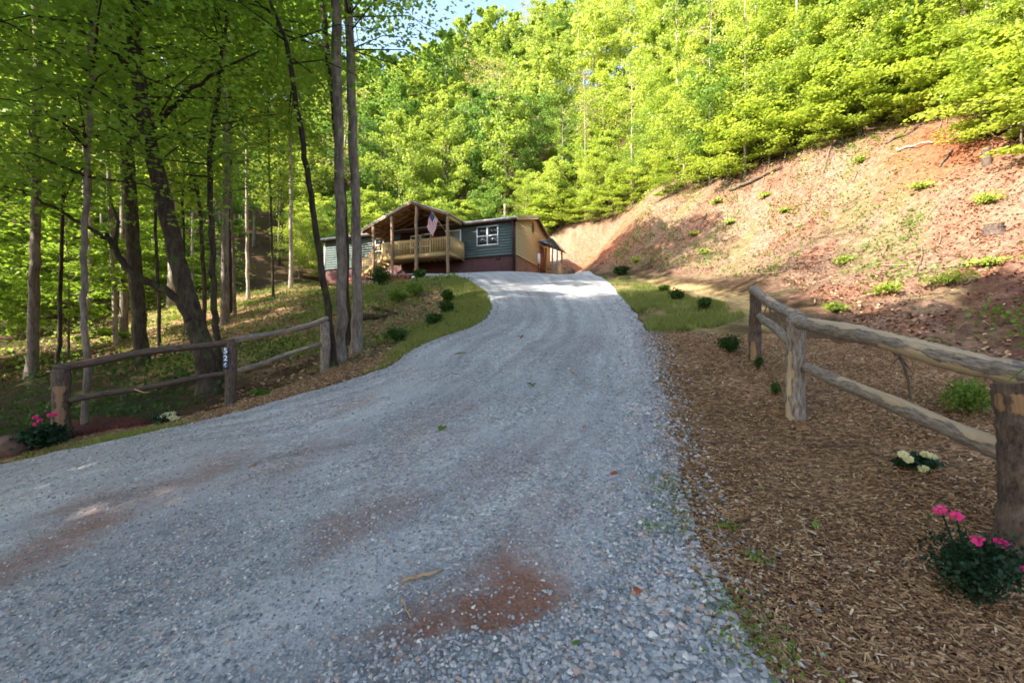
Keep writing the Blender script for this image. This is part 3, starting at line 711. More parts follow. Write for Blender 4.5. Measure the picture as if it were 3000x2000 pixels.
# road edge weeds
wp = [(1955,1420,.05),(1965,1470,.07),(1940,1440,.05),(1975,1510,.06),(1990,1560,.05),(2150,1800,.05),(2200,1880,.06),(2250,1950,.07),(2290,1990,.07),(2110,1760,.05),(2230,1900,.05),(2130,1550,.03),(2220,1650,.03),(1905,1560,.04)]
Cw = []
for u, v, s in wp:
    g_ = G(u, v); k = 60; Cw.append(np.c_[rng.normal(g_.x, s*1.3, k), rng.normal(g_.y, s*1.5, k), g_.z+.02+rng.uniform(0, s, k)])
me = leaf_mesh('roadside_weeds', np.concatenate(Cw), .022, rng, M['leaf_weed'], .5, .3)
tag(link('roadside_weeds', me), 'small green weeds growing through stones at the gravel edge', kind='stuff')

# ------------------------------------------------------------------ trees
def crown_proto(seed, Ht, Rr, base, nbr, per, size, mat, style='round', tr=.16, up=.55, barkm='bark_mid', flat=.3, lean=.02, seg=7):
    g = np.random.default_rng(seed)
    m = MB()
    k = 9; zs = np.linspace(-.4, Ht*.96, k); bend = np.cumsum(g.normal(0, lean*Ht/k*2, (k, 2)), 0); bend -= bend[0]; bend *= (np.linspace(0, 1, k)**.8)[:, None]
    pts = np.c_[bend, zs]; rad = tr*(1-np.linspace(0, 1, k)*.9); rad[0] *= 1.3
    m.tube(pts, rad, seg, seed, .05)
    C = []; Tn = []
    for i in range(nbr):
        t = (i+.5)/nbr; h = base+(1-base)*t*.98
        if style == 'round': prof = math.sin(math.pi*min(.97, .18+.80*t))**.7
        elif style == 'layer': prof = math.sin(math.pi*min(.96, .28+.66*t))**.8*g.uniform(.75, 1.15)
        else: prof = .9
        az = i*2.4+g.uniform(-.5, .5); L = Rr*prof*g.uniform(.6, 1.1); z0 = h*Ht
        rise = (g.uniform(.15, .6) if style == 'round' else g.uniform(-.05, .42))
        p0 = np.array([np.interp(z0, zs, pts[:, 0]), np.interp(z0, zs, pts[:, 1]), z0])
        d = np.array([math.cos(az), math.sin(az), rise])
        mid = p0+d*L*.5; end = p0+d*L*np.array([1, 1, .8])
        m.tube([p0, mid, end], [tr*.28*(1-t*.6)+.012, tr*.16+.006, .006], 4, cap=False)
        ncl = 4 if style == 'round' else 5
        tt0 = g.uniform(0, 1)
        for q in range(ncl):
            f = .35+.7*q/(ncl-1); c = p0+d*L*f+g.normal(0, .10*L, 3)*np.array([1, 1, .5])
            rr = L*(.26 if style == 'round' else .27)*g.uniform(.7, 1.3)+.15
            nl = int(per*g.uniform(.6, 1.4))
            pp = g.normal(0, 1, (nl, 3)); pp /= (np.linalg.norm(pp, axis=1)[:, None]+1e-9); pp *= g.uniform(.1, 1, nl)[:, None]**.5*rr
            pp[:, 2] *= flat if style == 'layer' else .65
            if style == 'layer': pp[:, 2] -= .12*rr*(pp[:, 0]**2+pp[:, 1]**2)/rr**2
            C.append(c+pp); Tn.append(np.clip(tt0*.5+g.uniform(0, .5, nl), 0, 1))
    C = np.concatenate(C); Tn = np.concatenate(Tn)
    trunk = m.mesh('trunk', M[barkm], True); crown = leaf_mesh('crown', C, size, g, mat, up, .38, Tn)
    return trunk, crown
def place_tree(name, proto, x, y, s, rz, label, cat, group=None, sxy=1.0, z=None, crownmat=None, tilt=None):
    t = empty(name, (x, y, hz(x, y) if z is None else z), rz)
    if tilt: t.rotation_euler = (tilt[0], tilt[1], rz)
    t.scale = (s*sxy, s*sxy, s)
    if y > 2 and group and 'mouth' not in group and 'left bank' not in group:
        d_ = math.hypot(x, y); tone = 'pale' if proto[0].materials[0].name == 'bark_pale' else 'brown'
        row = 'front row' if d_ < 30 else ('second row' if d_ < 45 else ('middle slope' if d_ < 62 else 'high slope'))
        H_ = 16*s; label = ('small ' if s < .85 else 'large ' if s > 1.15 else 'middling ')+label+', '+tone+' trunk, '+where((x, y), cat)+', '+row
    tag(t, label, cat, group)
    link('trunk', proto[0], t); link('crown', proto[1], t)
    return t
FAR = [crown_proto(100+i, 16, 3.6, .30, 26, [62,95,50,80,62,110][i], [.30,.22,.34,.26,.30,.20][i], M[['leaf_far','leaf_far','leaf_deep','leaf_far','leaf_mid','leaf_deep'][i]], 'round', .20, .45, 'bark_mid' if i % 2 else 'bark_pale') for i in range(6)]
THIN = [crown_proto(140+i, 17, 2.6, .5, 16, [40,26,50][i], [.24,.16,.2][i], M[['leaf_far','leaf_bud','leaf_mid'][i]], 'round', .13, .45, 'bark_pale') for i in range(3)]
LAY = [crown_proto(200+i, 9, 3.0, .12, 30, [75,115,60,95,80][i], [.17,.13,.20,.14,.16][i], M[['leaf_mid','leaf_mid','leaf_far','leaf_mid','leaf_deep'][i]], 'layer', .09, .6, 'bark_pale' if i % 2 else 'bark_mid', flat=.5) for i in range(5)]
SAP = [crown_proto(300+i, 4.6, 1.9, .12, 20, 46, .14, M['leaf_under'], 'layer', .035, .72, 'bark_mid', flat=.16) for i in range(4)]
TALL = [crown_proto(400+i, 21, 4.6, .36, 30, 120, .26, M['leaf_near'], 'round', .22, .5, 'bark_grey' if i % 2 else 'bark_dark') for i in range(3)]

def where(p, kind):
    u = 1500+FP*p[0]/max(p[1], 1); base = 'at the far left edge' if u < 180 else None
    if p[1] < 2: return 'outside the view'
    for lim, t_ in ((180,'at the far left edge'),(440,'above the left fence panel'),(640,'behind the big leaning trunk'),(900,'left of the grey trunk pair'),(1090,'behind the grey trunk pair'),(1240,'above the porch roof'),(1420,'right of the porch gable'),(1590,'above the tan gable wall'),(1760,'above the end of the driveway'),(2000,'over the shaded hillside'),(2250,'over the middle of the hillside'),(2550,'above the hillside seedlings'),(2800,'near the pale fallen log')):
        if u < lim: return t_
    return 'at the upper right corner'
taken = []
def try_place(n, x0, x1, y0, y1, mind, test, fn):
    c = 0; tries = 0
    while c < n and tries < n*60:
        tries += 1; x_ = rnd.uniform(x0, x1); y_ = rnd.uniform(y0, y1)
        if not test(x_, y_): continue
        if any((x_-a_)**2+(y_-b_)**2 < mind*mind for a_, b_ in taken[-400:]): continue
        taken.append((x_, y_)); fn(x_, y_); c += 1
    return c
ip = lambda poly: (lambda a_, b_: bool(in_poly(np.array([a_]), np.array([b_]), poly)[0]))
in_hill = ip(hill_poly); in_drive = ip(DRIVE)
def above_tl(a_, b_):
    q_ = np.array(TL); o_ = np.argsort(q_[:, 1]); return a_ > float(np.interp(b_, q_[o_, 1], q_[o_, 0]))
# dense low edge of the wood at the top of the cut hillside
for i in range(40):
    t = i/39*(len(TL)-1.01); k = int(t); f = t-k; x_ = TL[k][0]*(1-f)+TL[k+1][0]*f+rnd.uniform(.3, 1.8); y_ = TL[k][1]*(1-f)+TL[k+1][1]*f+rnd.uniform(.2, 1.4)
    taken.append((x_, y_)); s = rnd.uniform(.62, .95)*(1 if y_ > 20 else .8)
    place_tree('edge_tree', LAY[i % 5], x_, y_, s, rnd.uniform(0, 6.28), 'layered tree', 'tree', 'young trees along the top of the hillside')
for i in range(15):
    t = (i+.4)/15*(len(TL)-2.2)+.9; k = int(t); f = t-k; x_ = TL[k][0]*(1-f)+TL[k+1][0]*f+rnd.uniform(.0, .9); y_ = TL[k][1]*(1-f)+TL[k+1][1]*f+rnd.uniform(-.2, .8)
    place_tree('slender_tree', THIN[i % 3], x_, y_, rnd.uniform(.7, .95), rnd.uniform(0, 6.28), 'slender tree', 'tree', 'slender pale trees at the tree line', sxy=.8)
SAPM = [(p_[0], p_[1].copy()) for p_ in SAP]
for p_ in SAPM: p_[1].materials[0] = M['leaf_mid']
for i in range(34):
    t = (i+.5)/34*(len(TL)-1.01); k = int(t); f = t-k; x_ = TL[k][0]*(1-f)+TL[k+1][0]*f+rnd.uniform(-.5, .6); y_ = TL[k][1]*(1-f)+TL[k+1][1]*f+rnd.uniform(-.4, .5)
    place_tree('edge_sapling', SAPM[i % 4], x_, y_, rnd.uniform(.5, 1.0), rnd.uniform(0, 6.28), 'leafy sapling', 'sapling', 'saplings hanging over the top of the hillside', sxy=1.2)
try_place(42, 6, 40, 14, 56, 2.1, lambda a_, b_: above_tl(a_-2.5, b_), lambda a_, b_: place_tree('hillside_tree', LAY[rnd.randrange(5)], a_, b_, rnd.uniform(1.0, 1.6), rnd.uniform(0, 6.28), 'bright green tree', 'tree', 'leafy trees in the wood above the hillside'))
try_place(34, 10, 60, 20, 75, 3.2, lambda a_, b_: above_tl(a_-7, b_), lambda a_, b_: place_tree('forest_tree', FAR[rnd.randrange(6)], a_, b_, rnd.uniform(.95, 1.3), rnd.uniform(0, 6.28), 'tall tree', 'tree', 'tall trees high on the right slope'))
# mountain wood behind the house
try_place(95, -34, 14, 49, 88, 3.3, lambda a_, b_: not above_tl(a_-2.5, b_) or b_ > 55, lambda a_, b_: place_tree('mountain_tree', (FAR+THIN)[rnd.randrange(9)], a_, b_, rnd.uniform(.9, 1.25), rnd.uniform(0, 6.28), 'mountainside tree', 'tree', 'trees on the mountainside behind the house'))
for x_, y_ in ((-21,74),(-17.5,71),(-14,75),(-10.5,72),(-7,76),(-3.5,73),(-24,70),(0,76)):
    taken.append((x_, y_)); place_tree('mountain_tree', FAR[rnd.randrange(6)], x_, y_, rnd.uniform(1.15, 1.45), rnd.uniform(0, 6.28), 'skyline tree', 'tree', 'trees on the mountainside behind the house')
try_place(16, -22, 4, 45.5, 50, 2.2, lambda a_, b_: True, lambda a_, b_: place_tree('understory_tree', LAY[rnd.randrange(5)], a_, b_, rnd.uniform(.7, 1.1), rnd.uniform(0, 6.28), 'low tree', 'tree', 'low trees close behind the house'))
# left wood
gap = lambda a_, b_: float(seg_dist(np.array([a_]), np.array([b_]), [(-11, 24.5), (-32, 14)], False)[0]) < 2.6 or float(seg_dist(np.array([a_]), np.array([b_]), [(-6, 17), (-20, 10.3)], False)[0]) < 2.0
lw = lambda a_, b_: not gap(a_, b_) and (a_ < -8-.42*b_ or (b_ > 44 and a_ < -22)) and not ip(leftbank_poly)(a_, b_) and a_ > -1.5*b_-12
try_place(44, -62, -12, 14, 66, 3.6, lw, lambda a_, b_: place_tree('woodland_tree', (FAR+THIN)[rnd.randrange(9)], a_, b_, rnd.uniform(.85, 1.2), rnd.uniform(0, 6.28), 'woodland tree', 'tree', 'trees in the wood beyond the left fence'))
try_place(46, -44, -9, 12, 46, 1.8, lw, lambda a_, b_: place_tree('sapling', SAP[rnd.randrange(4)], a_, b_, rnd.uniform(.7, 1.6), rnd.uniform(0, 6.28), 'low sapling', 'sapling', 'saplings under the left wood'))

# individually seen trunks: (name, label, pixel path [(u,v)], depth, radii, material)
def px_trunk(name, label, path, Yd, rads, bark, cat='tree', branches=(), extra_top=3.0, gbase=True, seed=1):
    P = [W(u, v, Yd if not isinstance(Yd, (list, tuple)) else Yd[i]) for i, (u, v) in enumerate(path)]
    b = P[0].copy(); base = Vector((b.x, b.y, hz(b.x, b.y)))
    P[0] = base-Vector((0, 0, .15))
    if extra_top:
        d = (P[-1]-P[-2]).normalized(); P.append(P[-1]+d*extra_top*.5); P.append(P[-1]+Vector((d.x*.6, d.y*.6, 1)).normalized()*extra_top*.5)
        rads = list(rads)+[rads[-1]*.8, rads[-1]*.5]
    Pl = np.array([tuple(p-base) for p in P]); t0 = np.arange(len(Pl)); tt = np.linspace(0, len(Pl)-1, (len(Pl)-1)*6+1)
    sp = smooth_poly(Pl, 6); g = np.random.default_rng(seed)
    rr = np.interp(tt, t0, rads); rr[0] *= 1.35; rr[1] *= 1.15
    sp[1:-1] += g.normal(0, .012, (len(sp)-2, 3))
    e = empty(name, base); tag(e, label, cat)
    m = MB(); m.tube(sp, rr, 14, seed, .05); 
    tr_ = m.build('trunk', M[bark], e, True)
    for (bp, Yb, br) in branches:
        Q_ = np.array([tuple(W(u, v, (Yb if not isinstance(Yb, (list, tuple)) else Yb[i]))-base) for i, (u, v) in enumerate(bp)])
        mm = MB(); q = smooth_poly(Q_, 5); q[1:-1] += g.normal(0, .015, (len(q)-2, 3))
        mm.tube(q, np.interp(np.linspace(0, 1, len(q)), np.linspace(0, 1, len(br)), br), 8, seed+5, .05); mm.build('branch', M[bark], e, True)
    return e, sp, base
def spray_crown(e, anchors, n_sprays, rad, per, size, mat, seed, barkm, zoff=(-.5, .6), up=.7):
    """leafy drooping sprays round given local anchor points; with twigs"""
    g = np.random.default_rng(seed); C = []; T = []; mb = MB()
    for i in range(n_sprays):
        a_ = anchors[g.integers(len(anchors))]; az = g.uniform(0, 6.28); L = rad*g.uniform(.45, 1.05)
        end = a_+np.array([math.cos(az)*L, math.sin(az)*L, g.uniform(*zoff)*rad*.6])
        mid = (a_+end)/2+np.array([0, 0, .12*L]); mb.tube([a_, mid, end], [.022, .012, .004], 4, cap=False)
        t0 = g.uniform(0, .6)
        for q in range(5):
            f = .3+.75*q/4; c = a_*(1-f)+end*f+np.array([0, 0, .12*L*(1-abs(2*f-1))])
            c = c+g.normal(0, .16*L, 3)*np.array([1, 1, .3]); k = int(per*g.uniform(.5, 1.4)); rr = .22*L+.1
            pp = g.normal(0, rr, (k, 3)); pp[:, 2] *= .22; pp[:, 2] -= .25*np.hypot(pp[:, 0], pp[:, 1])**2
            C.append(c+pp); T.append(t0+g.uniform(0, .4, k))
    C = np.concatenate(C); T = np.concatenate(T)
    tw = mb.build('twigs', M[barkm], e, True); tw['kind'] = 'stuff'
    link('crown', leaf_mesh('crown', C, size, g, mat, up, .36, T), e)

NEAR = []
def add_near(*a_, **k_):
    c = k_.pop('crown', None); e, sp, base = px_trunk(*a_, **k_)
    if c:
        z0, z1, nS, rad, per, size = c[:6]; mt = c[6] if len(c) > 6 else 'leaf_near'
        A = sp[(sp[:, 2] > z0) & (sp[:, 2] < z1)]
        if len(A) == 0: A = sp[-3:]
        spray_crown(e, A, nS, rad, per, size, M[mt], k_.get('seed', 1)+50, 'bark_dark')
    return e
add_near('tree', 'straight grey trunk nearest the upper end of the left log fence', [(998,1062),(1000,850),(998,600),(990,300),(985,0),(982,-250)], 9.6, [.115,.105,.10,.098,.10,.09], 'bark_grey', seed=3, extra_top=9, crown=(9, 18, 40, 2.8, 26, .11))
add_near('tree', 'grey trunk with a split dark foot, right of the trunk pair', [(1045,1045),(1046,850),(1042,600),(1030,300),(1022,0),(1020,-250)], 10.2, [.135,.11,.10,.095,.09,.08], 'bark_grey', seed=4, extra_top=9, crown=(6.5, 19, 46, 3.0, 26, .11))
add_near('tree', 'thin dark trunk rising behind and between the two grey trunks', [(1018,1050),(1014,850),(1008,600),(985,380),(962,180),(940,-60)], 11.2, [.09,.085,.08,.075,.07,.06], 'bark_dark', seed=5, extra_top=6, crown=(8, 15, 22, 2.2, 22, .11))
add_near('tree', 'slim dark leaning tree just left of the grey trunks', [(978,1056),(960,900),(932,720),(900,500),(867,290),(842,140),(805,30)], 9.3, [.075,.068,.06,.055,.05,.045,.035], 'bark_dark', seed=6, extra_top=2, crown=(5, 9, 26, 2.0, 24, .10))
add_near('tree', 'big dark leaning tree with a long low limb behind left fence', [(615,1175),(605,1045),(568,930),(520,760),(475,560),(432,400),(405,220),(388,0),(380,-200)], 8.7, [.23,.185,.165,.15,.14,.135,.125,.12,.10], 'bark_dark', seed=7, extra_top=6,
         branches=[([(560,940),(510,870),(434,825),(378,785),(337,730),(315,690)], 8.6, [.085,.075,.07,.065,.05,.045]),
                   ([(318,700),(240,655),(140,600),(60,560),(-60,530)], [8.6,8.4,8.2,8.0,7.8], [.04,.03,.022,.018,.01]),
                   ([(337,730),(345,660),(330,600),(300,540)], [8.6,8.7,8.8,8.9], [.04,.03,.02,.01]),
                   ([(430,395),(520,300),(640,210),(760,150)], [8.7,8.5,8.2,8.0], [.06,.04,.025,.012]),
                   ([(405,220),(330,150),(220,90),(100,40)], [8.7,8.3,8,7.6], [.06,.04,.025,.012])], crown=(4.2, 11, 58, 2.8, 30, .10))
add_near('tree', 'thin pale stemmed tree seen through the left fence panel', [(256,1232),(250,1000),(247,850),(250,640),(257,400),(268,180),(276,-40)], 7.3, [.048,.045,.044,.042,.04,.038,.036], 'bark_grey', seed=8, extra_top=3, crown=(3.8, 8, 34, 1.8, 30, .105))
add_near('tree', 'thick grey trunk standing behind the leaning dark tree', [(418,1115),(405,900),(390,700),(380,500),(350,250),(320,30)], 12.5, [.19,.165,.155,.145,.135,.12], 'bark_dark', seed=9, extra_top=6, crown=(6, 14, 40, 3.0, 26, .13, 'leaf_under'))
add_near('tree', 'grey trunk at the far left edge of the wood', [(92,1125),(100,900),(105,700),(106,480),(112,220),(104,-30)], 12.5, [.13,.12,.11,.10,.095,.09], 'bark_grey', seed=10, extra_top=6, crown=(5, 14, 40, 2.8, 26, .13, 'leaf_under'))
add_near('tree', 'pale sunlit stem between the left fence post and grey trunk', [(341,1011),(334,850),(328,700),(318,500),(310,300),(300,60)], 17, [.08,.075,.07,.065,.06,.05], 'bark_pale', seed=11, crown=(6, 14, 24, 2.6, 24, .16, 'leaf_under'))
add_near('tree', 'pale slender stem on the sunny bank, left one of two', [(727,860),(724,700),(723,530),(720,330)], 24, [.09,.08,.07,.05], 'bark_pale', seed=12, crown=(8, 15, 40, 3.2, 30, .20, 'leaf_far'))
add_near('tree', 'pale slender stem on the sunny bank close to the house', [(852,842),(852,650),(851,420),(848,200)], 26, [.11,.095,.085,.06], 'bark_pale', seed=13, crown=(8, 17, 70, 3.6, 34, .20, 'leaf_far'))
add_near('tree', 'narrow dark stem just right of the big leaning tree, upper', [(602,945),(596,780),(590,680),(578,560),(540,430)], 15, [.07,.065,.06,.055,.045], 'bark_dark', seed=14, crown=(4.5, 9, 30, 2.2, 26, .14, 'leaf_under'))
add_near('tree', 'straight dark stem beside the foot of the leaning tree', [(648,1172),(636,1000),(625,850),(620,680),(615,480),(640,250)], 9.4, [.075,.065,.06,.058,.05,.04], 'bark_dark', seed=15, crown=(4.2, 9, 26, 2.2, 24, .10))
add_near('tree', 'slender stem with pale bark on the right hillside wood', [(2222,345),(2218,240),(2215,120),(2214,-20)], 31, [.09,.085,.08,.06], 'bark_pale', seed=16, crown=(7, 14, 20, 2.6, 24, .17, 'leaf_mid'))
add_near('tree', 'pale trunk at the upper right corner of the wood', [(2964,325),(2972,230),(2985,100),(2995,-30)], 17, [.10,.095,.09,.08], 'bark_pale', seed=17, crown=(5, 10, 24, 2.6, 26, .14, 'leaf_mid'))
add_near('tree', 'leaning grey stem behind the upturned stump', [(2880,330),(2860,230),(2830,60),(2810,-60)], 18, [.10,.09,.08,.07], 'bark_mid', seed=18, crown=(5, 11, 24, 2.6, 26, .14, 'leaf_mid'))
add_near('tree', 'pale forked stem at the edge of the sunny hillside', [(2420,440),(2400,360),(2385,250),(2360,120)], 24.5, [.06,.05,.045,.03], 'bark_pale', seed=19, crown=(2.5, 8, 26, 2.2, 26, .14, 'leaf_mid'))

for i, (pth, Y_, r_, lb) in enumerate((([(170,1085),(176,900),(182,650),(190,350),(180,50)], 13.5, .05, 'fine dark stem between the two leftmost grey trunks'), ([(470,1000),(462,820),(455,600),(448,350),(440,100)], 14.5, .045, 'fine dark stem beside the leaning trunk, on its left'),
      ([(690,900),(684,740),(676,560),(668,330),(655,120)], 18, .055, 'fine brown stem left of the pale bank stem'), ([(800,858),(796,700),(790,520),(786,300)], 22, .05, 'fine brown stem between the two pale bank stems'), ([(545,985),(540,800),(536,560),(540,300)], 16, .045, 'fine dark stem just right of the leaning trunk'))):
    add_near('tree', lb, pth, Y_, [r_*(1.2-.15*q) for q in range(len(pth))], 'bark_dark' if i != 2 else 'bark_mid', seed=60+i, crown=(4.5, 11, 16, 2.2, 24, .12, 'leaf_under'))
# shade trees beyond the left edge of the view and behind the camera; bank trees added to shade the upper drive
SH = [(-10.5,3.5),(-9.5,-1),(-14,-5),(-6.5,-6),(-17,1),(-18,-9),(-11,-12),(-3,-11),(-20,6),(-24,-3),(-8.5,1.5),(4,-9),(-26,4),(-9.5,-4.5),(-6,-2.5),(-4.5,-8),(-13.5,4.8),(-14.5,-2.2),(-8,-9),(-15.5,18.2),(-18.5,15.5),(-12.6,20.3),(-10.6,16.8),(-17,4.5),(-20,1.5)]
for i, (x_, y_) in enumerate(SH):
    taken.append((x_, y_))
    rt_ = place_tree('roadside_tree', TALL[i % 3], x_, y_, rnd.uniform(.85, 1.1) if y_ < 15 else 1.18, rnd.uniform(0, 6.28), 'tall shade tree beside the lower end of the driveway' if y_ < 15 else 'tall shade tree added on the sunny bank, '+{-15.5: 'upper left one by the wood', -18.5: 'leftmost and farthest into the wood', -12.6: 'nearest the pale slender stems', -10.6: 'closest behind the big leaning tree'}[x_], 'tree', 'shade trees beside the driveway mouth' if y_ < 15 else 'shade trees added on the left bank')
    if y_ > 15:
        for c_ in rt_.children:
            if c_.name.startswith('trunk'): c_.scale = (.5, .5, 1)

# ------------------------------------------------------------------ house
HX, HY, HZ0, HR = .24, 32.0, 7.0, math.atan2(-.366, .93)
house = empty('house', (HX, HY, HZ0), HR)
tag(house, 'single storey green and tan house with a covered timber front porch on the hill', 'house')
def hw(x_, y_, z_=0):     # house local -> world
    return Vector((HX+x_*math.cos(HR)-y_*math.sin(HR), HY+x_*math.sin(HR)+y_*math.cos(HR), HZ0+z_))
LN, DP, SB, EV, RG = 17.2, 8.5, 1.37, 3.90, 5.10
foundation = box('foundation', -LN+.05, -.05, .06, DP-.05, -1.2, SB, M['foundation'], house)
sidef = box('side_foundation', -.052, -.012, .10, DP-.06, -1.2, SB-.004, M['foundation_side'], house)
box('foundation_vent', -1.55, -1.15, .035, .058, 1.08, 1.24, M['dark_void'], house)
core = MB(); core.box(-LN, -.02, .02, DP, SB+.002, EV)
core.prism([(.02, EV+.001), (DP, EV+.001), (DP/2, RG-.05)], 'x', -LN, -.02)
wall = core.build('wall', M['dark_void'], house)
nb = 13; hh = (EV-SB)/nb
def lap(name, x0, x1, z0, z1, mat, par):
    m = MB(); m.add([(x0,-.016,z0),(x1,-.016,z0),(x1,.03,z0),(x0,.03,z0),(x0,.006,z1),(x1,.006,z1),(x1,.03,z1),(x0,.03,z1)], [(0,3,2,1),(4,5,6,7),(0,1,5,4),(1,2,6,5),(2,3,7,6),(3,0,4,7)])
    return m.build(name, mat, par)
for i in range(nb):
    z0 = SB-.02+i*hh
    for xa, xb, mt in ((-LN, -9.62, 'siding_green'), (-9.60, -5.62, 'maroon'), (-5.60, -.10, 'siding_green')):
        lap('siding_board', xa, xb, z0, z0+hh-.006, M[mt], wall)
box('corner_trim', -.098, .012, -.035, .06, SB-1.3, EV, M['trim'], house)
box('corner_trim', -LN-.03, -LN+.07, -.035, .06, SB-.05, EV, M['white_trim'], house)
# gable end boards
ng_ = 18; h2 = .2
z0 = SB-.02; k = 0
while z0 < RG-.12:
    z1 = z0+h2-.008; zz_ = max(z1, z0)
    inset = max(0, (z1-EV))/((RG-EV)/(DP/2))
    ins0 = max(0, (z0-EV))/((RG-EV)/(DP/2))
    ya0, yb0, ya1, yb1 = .07+ins0, DP-.02-ins0, .07+inset, DP-.02-inset
    if yb1-ya1 > .1:
        m = MB(); m.add([(.026,ya0,z0),(.026,yb0,z0),(-.02,yb0,z0),(-.02,ya0,z0),(.004,ya1,z1),(.004,yb1,z1),(-.02,yb1,z1),(-.02,ya1,z1)], [(0,3,2,1),(4,5,6,7),(0,1,5,4),(1,2,6,5),(2,3,7,6),(3,0,4,7)])
        m.build('siding_board', M['siding_tan'], wall)
    z0 += h2
# gable vent, oval
m = MB(); a_ = np.linspace(0, 2*np.pi, 20, endpoint=False)
ring = [(DP/2-.55+.28*math.cos(q), 4.15+.42*math.sin(q)) for q in a_]; m.prism(ring, 'x', .028, .06); m.build('gable_vent', M['trim'], house)
# roof, two slopes with standing seams
sl = (RG-EV)/(DP/2)
def roof_panel(y0, y1, side):
    f = (lambda yy: EV+.02+sl*(yy) if side < 0 else EV+.02+sl*(DP-yy))
    m = MB(); x0, x1 = -LN-.3, .28
    za, zb = f(y0), f(y1)
    m.prism([(y0, za), (y1, zb), (y1, zb+.09), (y0, za+.09)], 'x', x0, x1)
    return m.build('roof_slope', M['metal_roof'], roof)
roof = empty('roof', (0, 0, 0), 0, house)
roof_panel(-.38, DP/2, -1); roof_panel(DP/2, DP+.38, 1)
for i in range(24):
    x_ = -LN-.25+i*.76
    m = MB(); m.prism([(-.38, EV+.02-.38*sl+.09), (DP/2, RG+.02+.09), (DP/2, RG+.14), (-.38, EV+.02-.38*sl+.125)], 'x', x_, x_+.03); m.build('roof_seam', M['metal_roof'], roof)
m = MB(); m.prism([(-.385, EV-.22), (-.36, EV-.22), (-.36, EV-.075), (-.385, EV-.075)], 'x', -LN-.3, .3); m.build('fascia', M['trim'], roof)
for sgn in (0, 1):
    m = MB()
    if sgn == 0: m.prism([(-.4, EV-.4*sl-.16), (DP/2, RG-.16), (DP/2, RG+.02), (-.4, EV-.4*sl+.02)], 'x', .285, .31)
    else: m.prism([(DP/2, RG-.16), (DP+.4, EV-.4*sl-.16), (DP+.4, EV-.4*sl+.02), (DP/2, RG+.02)], 'x', .285, .31)
    m.build('rake_board', M['trim'] if sgn else M['siding_tan'], roof)
m = MB(); m.prism([(-.35, EV-.205), (.05, EV-.205), (.05, EV-.18), (-.35, EV-.18)], 'x', -LN-.28, .27); m.build('soffit', M['trim'], roof)
# gutter downspout
m = MB(); m.tube([(-.16,-.35,EV-.12),(-.16,-.33,EV-.25),(-.14,-.09,EV-.5),(-.14,-.075,EV-.6),(-.14,-.075,.2)], .045, 8); m.build('downspout', M['trim'], house, True)
# windows
def window(x0, x1, z0, z1, sashes, par, glassm='glass', fr=.07):
    f = MB(); y0, y1 = -.075, .0
    f.box(x0, x1, y0, y1, z1-fr, z1); f.box(x0, x1, y0, y1, z0, z0+fr); f.box(x0, x0+fr, y0+.002, y1, z0+fr, z1-fr); f.box(x1-fr, x1, y0+.002, y1, z0+fr, z1-fr)
    wd = (x1-x0)/sashes
    for i in range(1, sashes): f.box(x0+i*wd-.06, x0+i*wd+.06, y0+.002, y1, z0+fr, z1-fr)
    for i in range(sashes):
        a0 = x0+i*wd+.05; a1 = x0+(i+1)*wd-.05; zm = (z0+z1)/2; f.box(a0, a1, y0+.012, y1, zm-.035, zm+.035)
    o = f.build('window', M['white_trim'], par)
    for i in range(sashes):
        a0 = x0+i*wd+.06; a1 = x0+(i+1)*wd-.06
        for z_0, z_1 in ((z0+fr, (z0+z1)/2-.035), ((z0+z1)/2+.035, z1-fr)):
            box('pane', a0, a1, -.045, -.03, z_0, z_1, M[glassm], o)
    return o
window(-3.0, -1.3, 2.13, 3.54, 2, house)
window(-8.65, -7.80, 1.60, 3.42, 1, house); window(-7.74, -6.85, 1.60, 3.46, 1, house)
window(-12.0, -11.15, 2.45, 3.50, 1, house)
dr = MB(); dr.box(-5.35, -4.28, -.07, 0, 3.42, 3.50); dr.box(-5.35, -5.27, -.068, 0, 1.45, 3.42); dr.box(-4.36, -4.28, -.068, 0, 1.45, 3.42)
door = dr.build('door', M['white_trim'], house); box('door_panel', -5.27, -4.36, -.05, -.02, 1.45, 3.42, M['door'], door)
m = MB(); m.tube([(-5.2,-.06,2.35),(-5.2,-.13,2.35),(-5.1,-.13,2.35)], .015, 6); m.build('handle', M['metal_roof'], door)

# deck
DX0, DX1, DY, DZ = -9.65, -4.05, -2.15, 1.45
deck = empty('deck', (0, 0, 0), 0, house)
nbd = 15; bwd = -DY/nbd
for i in range(nbd): box('deck_board', DX0, DX1, DY+i*bwd+.004, DY+(i+1)*bwd-.004-(.02 if i == nbd-1 else 0), DZ-.04, DZ, M['lumber'], deck)
box('rim_joist', DX0-.04, DX1+.04, DY-.045, DY, DZ-.28, DZ-.005, M['lumber'], deck)
box('rim_joist', DX1+.002, DX1+.042, DY, -.04, DZ-.28, DZ-.008, M['lumber'], deck); box('rim_joist', DX0-.042, DX0-.002, DY, -.04, DZ-.28, DZ-.008, M['lumber'], deck)
for i in range(1, 12): box('joist', DX0+i*.466, DX0+i*.466+.04, DY+.002, -.04, DZ-.24, DZ-.045, M['lumber'], deck)
railing = empty('railing', (0, 0, 0), 0, house)
